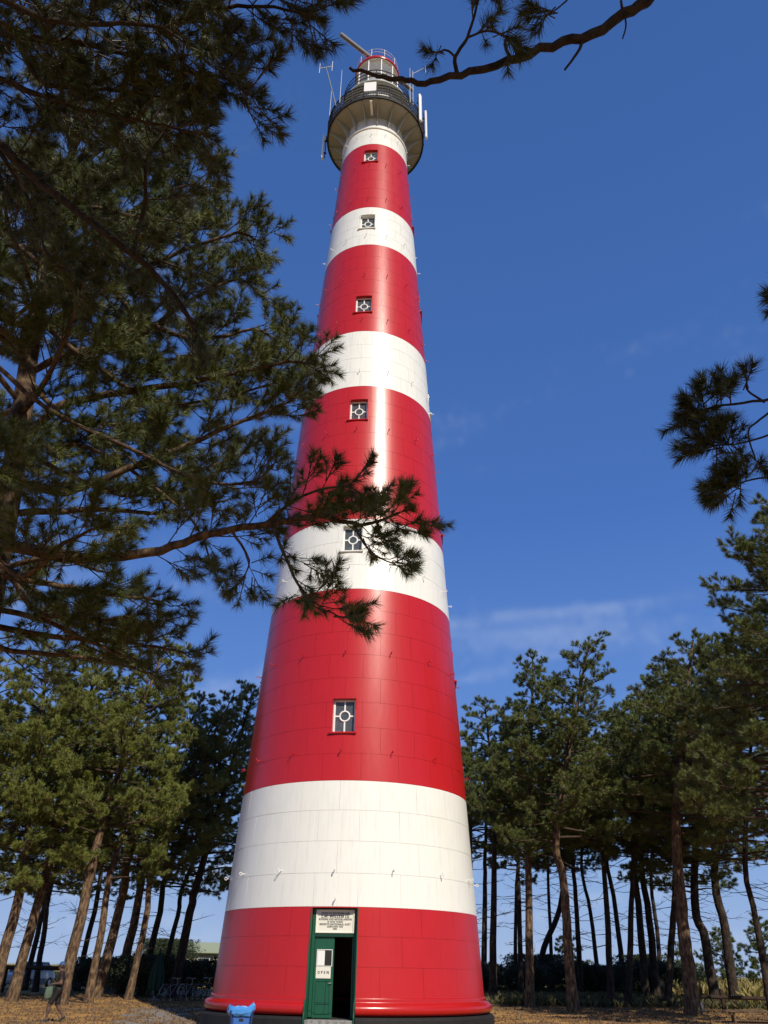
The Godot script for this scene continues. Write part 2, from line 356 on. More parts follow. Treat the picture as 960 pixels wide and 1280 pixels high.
func make_materials() -> void:
	var g := func(x: float) -> Color: return Color(x, x, x)
	var streak := noise_tex(3, 0.012, [[0.0, g.call(0.94)], [0.35, g.call(0.98)], [0.6, g.call(1.0)], [1.0, g.call(0.985)]], 512)
	var wave := noise_tex(4, 0.006, [], 512, 3.0, FastNoiseLite.TYPE_SIMPLEX_SMOOTH, 4)
	textured("red paint", lin(0.46, 0.012, 0.013), 0.305, streak, Vector3(0.9, 0.10, 0.9), wave, 0.14)
	textured("white paint", lin(0.785, 0.795, 0.735), 0.30, streak, Vector3(0.9, 0.10, 0.9), wave, 0.14)
	M["red paint"].metallic_specular = 0.5
	textured("red trim", lin(0.43, 0.012, 0.011), 0.24, streak, Vector3(0.9, 0.3, 0.9), wave, 0.2)
	textured("grey underside", lin(0.37, 0.39, 0.36), 0.6, streak, Vector3(0.9, 0.3, 0.9))
	textured("tarred plinth", lin(0.010, 0.0095, 0.009), 0.75, noise_tex(5, 0.02, [[0.0, g.call(0.5)], [0.5, g.call(0.9)], [0.75, g.call(1.0)], [1.0, Color(1.0, 0.9, 0.7)]]), Vector3(0.5, 0.3, 0.5))
	plain("black iron", lin(0.010, 0.010, 0.011), 0.8)
	textured("green paint", lin(0.008, 0.085, 0.045), 0.42, streak, Vector3(1.2, 0.4, 1.2))
	textured("shade toned green paint", lin(0.005, 0.045, 0.026), 0.42, streak, Vector3(1.2, 0.4, 1.2))  # green paint darkened to carry the shadow at the door head
	plain("sign white", lin(0.74, 0.73, 0.64), 0.5)
	plain("print", lin(0.02, 0.02, 0.02), 0.7)
	plain("paper", lin(0.78, 0.79, 0.78), 0.7)
	plain("bright white", lin(0.80, 0.80, 0.78), 0.45)
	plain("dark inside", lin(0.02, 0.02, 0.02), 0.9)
	plain("grey metal", lin(0.30, 0.31, 0.32), 0.45, 0.4)
	plain("aerial grey", lin(0.16, 0.17, 0.18), 0.5)
	var glass := plain("glass", Color(0.75, 0.80, 0.82, 0.14), 0.04)
	glass.transparency = BaseMaterial3D.TRANSPARENCY_ALPHA
	plain("lamp house", lin(0.42, 0.45, 0.46), 0.5)
	textured("concrete", lin(0.36, 0.35, 0.33), 0.9, noise_tex(6, 0.03, [[0.0, g.call(0.6)], [1.0, g.call(1.0)]]), Vector3(0.6, 0.6, 0.6))
	var furrow := noise_tex(7, 0.018, [[0.0, Color(0.28, 0.24, 0.22)], [0.38, Color(0.55, 0.47, 0.40)], [0.6, Color(0.86, 0.78, 0.68)], [1.0, Color(1.0, 0.94, 0.84)]], 512, 0.0, FastNoiseLite.TYPE_CELLULAR)
	var furrow_n := noise_tex(7, 0.018, [], 512, 10.0, FastNoiseLite.TYPE_CELLULAR)
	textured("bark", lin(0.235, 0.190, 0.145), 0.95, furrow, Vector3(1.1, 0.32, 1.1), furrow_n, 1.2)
	textured("shade toned bark", lin(0.062, 0.052, 0.046), 0.95, furrow, Vector3(1.1, 0.32, 1.1), furrow_n, 1.2)  # bark darkened to stand in for the shade on the trunks
	textured("near bark", lin(0.17, 0.138, 0.108), 0.95, furrow, Vector3(1.6, 0.7, 1.6), furrow_n, 1.2)
	textured("shade toned branch bark", lin(0.050, 0.043, 0.038), 0.95, furrow, Vector3(1.6, 0.7, 1.6), furrow_n, 1.2)  # near bark taken almost black, branch shade put into the colour
	textured("twig bark", lin(0.105, 0.085, 0.068), 0.95, furrow, Vector3(2.5, 2.5, 2.5), furrow_n, 0.8)
	var nd := plain("needles", Color.WHITE, 0.55)
	nd.vertex_color_use_as_albedo = true
	var lf := plain("leaves", Color.WHITE, 0.6)
	lf.vertex_color_use_as_albedo = true
	var bl := plain("blades", Color.WHITE, 0.8)
	bl.vertex_color_use_as_albedo = true
	var gr := textured("soil", Color.WHITE, 0.95, noise_tex(9, 0.05, [[0.0, g.call(0.62)], [0.35, g.call(0.86)], [0.55, g.call(0.98)], [1.0, g.call(1.0)]], 1024), Vector3(0.22, 0.22, 0.22), noise_tex(10, 0.09, [], 1024, 12.0), 0.5)
	gr.vertex_color_use_as_albedo = true
	textured("gravel path", lin(0.36, 0.33, 0.28), 0.95, noise_tex(12, 0.08, [[0.0, g.call(0.6)], [1.0, g.call(1.0)]], 512), Vector3(0.3, 0.3, 0.3), noise_tex(13, 0.1, [], 512, 8.0), 0.8)
	plain("bin blue", lin(0.035, 0.13, 0.42), 0.45)
	plain("bin dark blue", lin(0.012, 0.03, 0.11), 0.5)
	plain("bag blue", lin(0.06, 0.24, 0.60), 0.3)
	textured("old wood", lin(0.20, 0.15, 0.10), 0.9, furrow, Vector3(2, 2, 2), furrow_n, 0.5)
	textured("dark wood", lin(0.065, 0.045, 0.032), 0.9, furrow, Vector3(2, 2, 2), furrow_n, 0.5)
	plain("tyre", lin(0.015, 0.015, 0.016), 0.85)
	plain("rim", lin(0.45, 0.46, 0.47), 0.35, 0.7)
	plain("car window", lin(0.03, 0.04, 0.05), 0.06)
	plain("parasol cloth", lin(0.006, 0.035, 0.022), 0.85)
	plain("roof green", lin(0.26, 0.30, 0.20), 0.8)
	textured("pale wall", lin(0.55, 0.49, 0.30), 0.85, streak, Vector3(0.5, 0.5, 0.5))
	plain("skin mix", Color.WHITE, 0.75).vertex_color_use_as_albedo = true

# ---------------------------------------------------------------- ground
func ground_height(x: float, z: float) -> float:
	var h := 0.016 * clampf(-z - 31.0, 0.0, 30.0)
	var far := clampf((-z - 75.0) / 70.0, 0.0, 1.0)
	h += far * (0.9 + 0.9 * sin(x * 0.021 + 1.0) * cos(z * 0.017) + 0.5 * sin(x * 0.053 + z * 0.031))
	h += 0.03 * sin(x * 0.9 + z * 0.37) * sin(z * 0.7 - x * 0.21) * clampf((Vector2(x - TOWER_X, z - TOWER_Z).length() - 6.0) / 4.0, 0.0, 1.0)
	return h

func lines(a: float, b: float, fine0: float, fine1: float, step: float) -> PackedFloat32Array:
	var left := []
	var x := fine0
	var s := step
	while x > a:
		s *= 1.25
		x -= s
		left.append(maxf(x, a))
	left.reverse()
	x = fine0
	while x < fine1:
		left.append(x)
		x += step
	s = step
	while x < b:
		left.append(x)
		s *= 1.25
		x += s
	left.append(b)
	return PackedFloat32Array(left)

func make_ground() -> void:
	var xs := lines(-900.0, 900.0, -34.0, 36.0, 0.7)
	var zs := lines(-1200.0, 60.0, -70.0, 6.0, 0.7)
	var f := FastNoiseLite.new()
	f.seed = 21
	f.frequency = 0.11
	f.fractal_octaves = 4
	var b := Buf.new()
	for z in zs:
		for x in xs:
			var nz := f.get_noise_2d(x, z)
			var edge := (51.0 if x < 4.0 else 47.0 - minf(x - 4.0, 20.0) * 0.25) + nz * 5.0
			var t := clampf((-z - edge) / 1.6, 0.0, 1.0)                # needle litter gives way to dune grass
			var litter := Color(0.46, 0.245, 0.060).lerp(Color(0.38, 0.22, 0.070), clampf(nz * 1.4 + 0.4, 0.0, 1.0))
			var turf := Color(0.13, 0.12, 0.035).lerp(Color(0.34, 0.27, 0.10), clampf(f.get_noise_2d(x * 0.4 + 50.0, z * 0.4) * 1.2 + 0.55, 0.0, 1.0))
			b.col = litter.lerp(turf, t)
			var e := 0.4
			var nn := Vector3(ground_height(x - e, z) - ground_height(x + e, z), 2.0 * e, ground_height(x, z - e) - ground_height(x, z + e)).normalized()
			b.vert(Vector3(x, ground_height(x, z), z), nn)
	var w := xs.size()
	for r in zs.size() - 1:
		for k in w - 1:
			var a := r * w + k
			b.face(a, a + w, a + w + 1); b.face(a, a + w + 1, a + 1)
	setting("ground", b.mesh(M["soil"]))
	# worn gravel path that leads past the tower to the door
	var p := Buf.new()
	var mid := [Vector2(2.0, -14.0), Vector2(-1.2, -20.0), Vector2(-1.6, -25.5), Vector2(-5.4, -28.0), Vector2(-7.6, -32.0), Vector2(-8.6, -37.0), Vector2(-9.4, -42.0)]
	var last := []
	for k in mid.size() - 1:
		for q in 6:
			var t := q / 6.0
			var c0: Vector2 = mid[k].lerp(mid[k + 1], t)
			var d: Vector2 = (mid[k + 1] - mid[k]).normalized()
			var s := Vector2(-d.y, d.x) * (1.3 + 0.25 * sin(k * 2.1 + q))
			var row := []
			for e in [-1.0, 0.0, 1.0]:
				var o: Vector2 = c0 + s * e
				row.append(Vector3(o.x, ground_height(o.x, o.y) + 0.012, o.y))
			if last.size():
				for e in 2:
					p.oquad(last[e], last[e + 1], row[e + 1], row[e], last[e] - Vector3(0, 5, 0))
			last = row
	setting("path", p.mesh(M["gravel path"]))

# ---------------------------------------------------------------- the lighthouse
func wall_radius(h: float) -> float:
	return 4.549 - 0.0573 * (h - 3.39)

func on_wall(deg: float, h: float, off := 0.0) -> Vector3:   # local to the tower's foot
	var a := deg_to_rad(deg)
	var r := wall_radius(h) + off
	return Vector3(sin(a) * r, h, cos(a) * r)

func wall_normal(deg: float) -> Vector3:
	var a := deg_to_rad(deg)
	return Vector3(sin(a), 0.0573, cos(a)).normalized()

func wall_frame(deg: float, at: Vector3) -> Transform3D:      # x along the wall, y up, z outwards
	var a := deg_to_rad(deg)
	return Transform3D(Basis(Vector3(cos(a), 0, -sin(a)), Vector3.UP, Vector3(sin(a), 0, cos(a))), at)

func curved(b: Buf, d0: float, d1: float, h0: float, h1: float, off: Array, step := 3.0) -> void:
	# a piece of the conical wall; off holds the set-back at its four corners
	var m := maxi(1, ceili((d1 - d0) / step))
	var first := b.v.size()
	for q in m + 1:
		var t := float(q) / m
		var d := lerpf(d0, d1, t)
		b.vert(on_wall(d, h0, lerpf(off[0], off[1], t)), wall_normal(d))
		b.vert(on_wall(d, h1, lerpf(off[3], off[2], t)), wall_normal(d))
	for q in m:
		var f := first + q * 2
		b.face(f, f + 2, f + 3); b.face(f, f + 3, f + 1)

func less_holes(d0: float, d1: float, h0: float, h1: float, holes: Array) -> Array:
	var rects := [[d0, d1, h0, h1]]
	for o in holes:
		var next := []
		for r in rects:
			if o[0] >= r[1] or o[1] <= r[0] or o[2] >= r[3] or o[3] <= r[2]:
				next.append(r)
				continue
			var a := maxf(r[0], o[0])
			var c := minf(r[1], o[1])
			if r[0] < a: next.append([r[0], a, r[2], r[3]])
			if c < r[1]: next.append([c, r[1], r[2], r[3]])
			if r[2] < o[2]: next.append([a, c, r[2], o[2]])
			if o[3] < r[3]: next.append([a, c, o[3], r[3]])
		rects = next
	return rects

func ring_points(r: float, h: float, m: int, from := 0.0, to := TAU) -> Array:
	var out := []
	for q in m:
		var a := lerpf(from, to, float(q) / m)
		out.append(Vector3(sin(a) * r, h, cos(a) * r))
	return out

func build_tower() -> void:
	var t := thing("lighthouse", "tall tapering iron lighthouse painted in red and white bands", "lighthouse", Vector3(TOWER_X, 0, TOWER_Z))
	rng.seed = 11
	# openings: degrees from, to, height from, to
	var wins := []
	for h in [9.57, 17.05, 24.05, 31.2, 38.0, 44.4]:
		wins.append([DOOR_TURN, h])
	for h in [12.7, 19.6, 26.6, 33.7, 40.6]:
		wins.append([DOOR_TURN + 92.0, h])
		wins.append([DOOR_TURN - 90.0, h])
	var holes := [[DOOR_TURN - 9.0, DOOR_TURN + 9.0, 0.0, 3.36]]
	for w in wins:
		var half := rad_to_deg(asin(0.41 / wall_radius(w[1])))
		holes.append([w[0] - half, w[0] + half, w[1] - 0.61, w[1] + 0.61])
	# plates, row by row, staggered
	var shell := {}
	var rest := {}
	for k in 2:
		shell[k] = Buf.new()
		rest[k] = Buf.new()
	var cut := []
	var low := 0.93
	for k in BANDS.size():
		var m := roundi((BANDS[k] - low) / 0.94)
		for q in m:
			cut.append([lerpf(low, BANDS[k], float(q) / m), lerpf(low, BANDS[k], float(q + 1) / m), k % 2])
		low = BANDS[k]
	var singles := []
	var row := 0
	for c in cut:
		for s in 60:
			for r in less_holes(s * 6.0 - 180.0, s * 6.0 - 174.0, c[0], c[1], holes):
				curved(shell[c[2]], r[0], r[1], r[2], r[3], [-0.012, -0.012, -0.012, -0.012])
		for s in 20:
			var d0 := s * 18.0 - 185.0 + (9.0 if row % 2 else 0.0)
			var g := rad_to_deg(0.0035 / wall_radius(c[0]))
			var off := []
			for q in 4:
				off.append(rng.randf_range(-0.0022, 0.0022))
			off[0] += 0.003
			off[1] += 0.003
			var view := absf(wrapf(d0 + 9.0 - 2.0, -180.0, 180.0))
			var score = cos(deg_to_rad(minf(view, 90.0))) * 40.0 - c[0]
			singles.append({"d0": d0 + g, "d1": d0 + 18.0 - g, "h0": c[0] + 0.004, "h1": c[1] - 0.002, "off": off, "col": c[2], "score": score if view < 88.0 else -100.0 - c[0]})
		row += 1
	singles.sort_custom(func(a, b): return a.score > b.score)
	var names := [M["red paint"], M["white paint"]]
	for k in singles.size():
		var p: Dictionary = singles[k]
		var b: Buf = rest[p.col] if k >= 300 else Buf.new()
		var whole := less_holes(p.d0, p.d1, p.h0, p.h1, holes)
		for r in whole:
			curved(b, r[0], r[1], r[2], r[3], p.off)
		if whole.size() == 1 and k < 300:
			lip(b, p)
		if k < 300 and whole.size() == 2:
			for r in whole:
				var half := Buf.new()
				curved(half, r[0], r[1], r[2], r[3], p.off)
				part("plate", half.mesh(names[p.col]), t)
		elif k < 300 and b.v.size():
			part("plate", b.mesh(names[p.col]), t)
	for k in 2:
		part("inner_shell", shell[k].mesh(names[k]), t)
		part("upper_plates", rest[k].mesh(names[k]), t).set_meta("kind", "stuff")
	for w in wins:
		build_window(t, w[0], w[1])
	# eye bolts for the painters' ropes
	var bolt := Buf.new()
	bolt.tube([Vector3(0, 0, -0.03), Vector3(0, 0, 0.11)], [0.016, 0.014], 5)
	var ring := []
	for q in 10:
		ring.append(Vector3(0.0, sin(TAU * q / 10.0) * 0.045, 0.155 + cos(TAU * q / 10.0) * 0.045))
	bolt.tube(ring, [0.012], 4, false, 0.0, true)
	var bolt_mesh := [bolt.mesh(M["red trim"]), bolt.mesh(M["bright white"])]
	for h in [4.46, 8.28, 12.0, 15.7, 19.31, 22.86, 26.44, 30.02, 33.4, 36.7, 40.05, 43.4, 46.6]:
		var k := 0
		while k < BANDS.size() and BANDS[k] < h:
			k += 1
		for q in 15:
			var d := DOOR_TURN - 0.6 + q * 24.0
			part("eye_bolt", bolt_mesh[k % 2], t, wall_frame(d, on_wall(d, h)))
	var lug := wall_frame(DOOR_TURN + 0.3, on_wall(DOOR_TURN + 0.3, 3.62))
	part("eye_bolt", bolt_mesh[1], t, lug)
	# foot: tarred plinth, rounded red skirt, all open at the door
	var open0 := deg_to_rad(DOOR_TURN + 9.0)
	var open1 := deg_to_rad(DOOR_TURN + 351.0)
	var pl := Buf.new()
	pl.lathe([[5.0, -0.2], [5.0, 0.40], [4.93, 0.47], [4.62, 0.48], [4.55, 0.53]], 96, Vector3.ZERO, open0, open1)
	part("plinth", pl.mesh(M["tarred plinth"]), t)
	var sk := Buf.new()
	var prof := [[4.50, 0.50], [4.80, 0.50]]
	for q in 9:
		var a := -PI / 2 + PI * q / 8.0
		prof.append([4.80 + 0.135 * cos(a), 0.655 + 0.155 * sin(a)])
	prof.append_array([[4.76, 0.83], [4.745, 0.86], [4.755, 0.90], [4.74, 0.945], [4.70, 0.96], [4.66, 0.96]])
	sk.lathe(prof, 120, Vector3.ZERO, open0, open1)
	part("skirt", sk.mesh(M["red trim"]), t)
	build_door(t)
	build_head(t)

func lip(b: Buf, p: Dictionary) -> void:
	# the thickness of a plate along its lower edge and its two sides
	for q in 3:
		var a: float = lerpf(p.d0, p.d1, q / 3.0)
		var c: float = lerpf(p.d0, p.d1, (q + 1) / 3.0)
		var oa: float = lerpf(p.off[0], p.off[1], q / 3.0)
		var oc: float = lerpf(p.off[0], p.off[1], (q + 1) / 3.0)
		b.quad(on_wall(a, p.h0, -0.012), on_wall(c, p.h0, -0.012), on_wall(c, p.h0, oc), on_wall(a, p.h0, oa))
	b.quad(on_wall(p.d0, p.h0, -0.012), on_wall(p.d0, p.h0, p.off[0]), on_wall(p.d0, p.h1, p.off[3]), on_wall(p.d0, p.h1, -0.012))
	b.quad(on_wall(p.d1, p.h0, p.off[1]), on_wall(p.d1, p.h0, -0.012), on_wall(p.d1, p.h1, -0.012), on_wall(p.d1, p.h1, p.off[2]))

func build_window(t: Node3D, deg: float, h: float) -> void:
	var band := 0
	while band < BANDS.size() and BANDS[band] < h:
		band += 1
	var paint: Material = M["red trim"] if band % 2 == 0 else M["white paint"]
	var front := wall_radius(h - 0.61) + 0.01
	var back := wall_radius(h + 0.61) - 0.24
	var x := wall_frame(deg, Vector3(0, h, 0))
	var w := Node3D.new()
	w.name = "window"
	w.transform = x
	t.add_child(w, true)
	var d := front - back
	var rv := Buf.new()
	rv.cbox(Vector3(-0.425, 0, back + d * 0.5 - 0.05), Vector3(0.035, 1.25, d - 0.05), 0.004)
	rv.cbox(Vector3(0.425, 0, back + d * 0.5 - 0.05), Vector3(0.035, 1.25, d - 0.05), 0.004)
	rv.cbox(Vector3(0, 0.625, back + (d - 0.1) * 0.5), Vector3(0.815, 0.035, d - 0.12), 0.004)
	part("reveal", rv.mesh(paint), w)
	var sl := Buf.new()
	sl.cbox(Vector3(-0.03, -0.655, back + d * 0.5 + 0.02), Vector3(1.0, 0.07, d + 0.06), 0.012)
	part("sill", sl.mesh(paint), w)
	var fr := Buf.new()
	var z := back + 0.03
	fr.cbox(Vector3(-0.375, 0, z), Vector3(0.065, 1.205, 0.05), 0.006)
	fr.cbox(Vector3(0.375, 0, z), Vector3(0.065, 1.205, 0.05), 0.006)
	fr.cbox(Vector3(0, 0.57, z), Vector3(0.68, 0.06, 0.05), 0.006)
	fr.cbox(Vector3(0, -0.575, z), Vector3(0.68, 0.07, 0.05), 0.006)
	part("frame", fr.mesh(M["bright white"]), w)
	var bars := Buf.new()
	var ring := []
	for q in 20:
		ring.append(Vector3(sin(TAU * q / 20.0) * 0.18, 0.01 + cos(TAU * q / 20.0) * 0.18, z))
	bars.tube(ring, [0.034], 6, false, 0.0, true)
	bars.cbox(Vector3(0, 0.365, z), Vector3(0.055, 0.37, 0.035), 0.005)
	bars.cbox(Vector3(0, -0.355, z), Vector3(0.055, 0.39, 0.035), 0.005)
	bars.cbox(Vector3(-0.265, 0.01, z), Vector3(0.17, 0.055, 0.035), 0.005)
	bars.cbox(Vector3(0.265, 0.01, z), Vector3(0.17, 0.055, 0.035), 0.005)
	part("glazing_bars", bars.mesh(M["bright white"]), w)
	var gl := Buf.new()
	gl.quad(Vector3(-0.36, -0.56, z - 0.012), Vector3(0.36, -0.56, z - 0.012), Vector3(0.36, 0.56, z - 0.012), Vector3(-0.36, 0.56, z - 0.012))
	part("pane", gl.mesh(M["glass"]), w)
	var bk := Buf.new()   # dark sheet behind the pane, standing in for the unlit inside
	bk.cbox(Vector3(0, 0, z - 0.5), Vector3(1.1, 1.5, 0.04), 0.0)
	part("dark_backing", bk.mesh(M["dark inside"]), w)

func text(called: String, words: String, height: float, mat: Material, parent: Node3D, at: Vector3, bold := true) -> void:
	var f := SystemFont.new()
	f.font_names = PackedStringArray(["Droid Sans"])
	f.font_weight = 700 if bold else 400
	var m := TextMesh.new()
	m.font = f
	m.font_size = 32
	m.pixel_size = height / 23.0
	m.depth = 0.004
	m.text = words
	m.material = mat
	part(called, m, parent, Transform3D(Basis.IDENTITY, at))

func build_door(t: Node3D) -> void:
	var d := Node3D.new()
	d.name = "door"
	d.transform = wall_frame(DOOR_TURN, Vector3.ZERO)
	t.add_child(d, true)
	var z := 4.30                          # plane of the frame
	var s := 0.42                          # sill
	var half := 0.72
	# linings that run from the frame out to the skirt and the wall
	for side in [-1.0, 1.0]:
		var b := Buf.new()
		var x0: float = side * half
		var prof := [Vector2(z - 0.15, 0.0), Vector2(4.98, 0.0), Vector2(4.97, 0.46), Vector2(4.93, 0.60), Vector2(4.92, 0.74), Vector2(4.76, 0.90), Vector2(wall_radius(1.0) * cos(0.157) + 0.02, 1.0), Vector2(wall_radius(3.36) * cos(0.157) + 0.02, 3.36), Vector2(z - 0.15, 3.36)]
		for e in [0.0, side * 0.035]:
			for k in range(1, prof.size() - 1):
				b.otri(Vector3(x0 + e, prof[0].y, prof[0].x), Vector3(x0 + e, prof[k].y, prof[k].x), Vector3(x0 + e, prof[k + 1].y, prof[k + 1].x), Vector3(x0 + side * 0.017, 1.5, 4.5))
		for k in prof.size():
			var a: Vector2 = prof[k]
			var c: Vector2 = prof[(k + 1) % prof.size()]
			b.oquad(Vector3(x0, a.y, a.x), Vector3(x0, c.y, c.x), Vector3(x0 + side * 0.035, c.y, c.x), Vector3(x0 + side * 0.035, a.y, a.x), Vector3(x0, 1.5, 4.5))
		part("lining", b.mesh(M["green paint"]), d)
		var j := Buf.new()
		j.cbox(Vector3(side * (half - 0.055), 1.92, z - 0.03), Vector3(0.10, 2.96, 0.10), 0.008)
		part("jamb", j.mesh(M["green paint"]), d)
	var l := Buf.new()
	l.cbox(Vector3(0, 3.38, z - 0.02), Vector3(1.5, 0.06, 0.36), 0.006)
	part("lintel", l.mesh(M["shade toned green paint"]), d)
	var tr := Buf.new()
	tr.cbox(Vector3(0, 2.60, z - 0.03), Vector3(1.225, 0.09, 0.11), 0.008)
	part("transom", tr.mesh(M["shade toned green paint"]), d)
	# name board
	var sb := Buf.new()
	sb.cbox(Vector3(0, 2.99, z - 0.01), Vector3(1.22, 0.66, 0.05), 0.008)
	part("name_board", sb.mesh(M["sign white"]), d)
	var bf := Buf.new()
	for e in [-1.0, 1.0]:
		bf.cbox(Vector3(e * 0.59, 2.99, z + 0.025), Vector3(0.04, 0.66, 0.03), 0.006)
		bf.cbox(Vector3(0, 2.99 + e * 0.31, z + 0.025), Vector3(1.14, 0.04, 0.03), 0.006)
	part("board_moulding", bf.mesh(M["sign white"]), d)
	var rows := [["ONDER DE REGEERING VAN", 3.215, 0.05], ["Z.M. WILLEM III", 3.13, 0.085], ["KONING DER NEDERLANDEN", 3.045, 0.055], ["IS DEZE TOREN", 2.975, 0.05], ["BREEDTE NATIONAAL KUST", 2.905, 0.055], ["GEBOUWD TEN", 2.84, 0.05], ["1880", 2.778, 0.046]]
	for r in rows:
		text("lettering", r[0], r[2], M["print"], d, Vector3(0, r[1], z + 0.018))
	# left leaf, shut
	var lf := Buf.new()
	lf.cbox(Vector3(-0.305, 1.487, z - 0.06), Vector3(0.61, 2.135, 0.05), 0.006)
	part("door_leaf", lf.mesh(M["green paint"]), d)
	for pn in [[1.10, 0.55], [0.66, 0.26]]:
		var mo := Buf.new()
		for e in [-1.0, 1.0]:
			mo.cbox(Vector3(-0.305 + e * 0.21, pn[0], z - 0.028), Vector3(0.03, pn[1] + 0.03, 0.02), 0.006)
			mo.cbox(Vector3(-0.305, pn[0] + e * pn[1] * 0.5, z - 0.028), Vector3(0.385, 0.03, 0.02), 0.006)
		part("panel_moulding", mo.mesh(M["green paint"]), d)
	var cs := Buf.new()
	cs.cbox(Vector3(-0.29, 1.985, z - 0.03), Vector3(0.46, 0.42, 0.03), 0.005)
	part("notice_case", cs.mesh(M["dark inside"]), d)
	var cf := Buf.new()
	for e in [-1.0, 1.0]:
		cf.cbox(Vector3(-0.29 + e * 0.235, 1.985, z - 0.018), Vector3(0.02, 0.46, 0.03), 0.004)
		cf.cbox(Vector3(-0.29, 1.985 + e * 0.22, z - 0.018), Vector3(0.45, 0.02, 0.03), 0.004)
	part("case_frame", cf.mesh(M["bright white"]), d)
	var pp := Buf.new()
	pp.cbox(Vector3(-0.395, 1.985, z - 0.012), Vector3(0.225, 0.40, 0.006), 0.001)
	part("notice", pp.mesh(M["paper"]), d)
	var ob := Buf.new()
	ob.cbox(Vector3(-0.31, 1.60, z - 0.025), Vector3(0.46, 0.32, 0.022), 0.004)
	part("open_board", ob.mesh(M["sign white"]), d)
	text("lettering", "O P E N", 0.075, M["print"], d, Vector3(-0.31, 1.60, z - 0.012))
	var kn := Buf.new()
	kn.tube([Vector3(-0.045, 1.32, z - 0.03), Vector3(-0.045, 1.32, z + 0.02), Vector3(-0.13, 1.32, z + 0.022)], [0.011], 6)
	part("handle", kn.mesh(M["grey metal"]), d)
	# right leaf, folded inwards
	var rl := Buf.new()
	rl.cbox(Vector3(0.575, 1.487, z - 0.38), Vector3(0.05, 2.135, 0.60), 0.006)
	part("open_leaf", rl.mesh(M["green paint"]), d)
	var fl := Buf.new()
	fl.lathe([[4.3, 0.38], [4.3, 0.405], [0.0, 0.405]], 40)
	part("floor", fl.mesh(M["dark inside"]), t)  # floor kept near black in place of the unlit interior
	var st := Buf.new()
	st.cbox(Vector3(0, 0.20, 4.72), Vector3(1.40, 0.40, 0.62), 0.02)
	st.cbox(Vector3(0.0, 0.085, 5.30), Vector3(1.8, 0.21, 0.66), 0.02)
	part("doorstep", st.mesh(M["concrete"]), d)

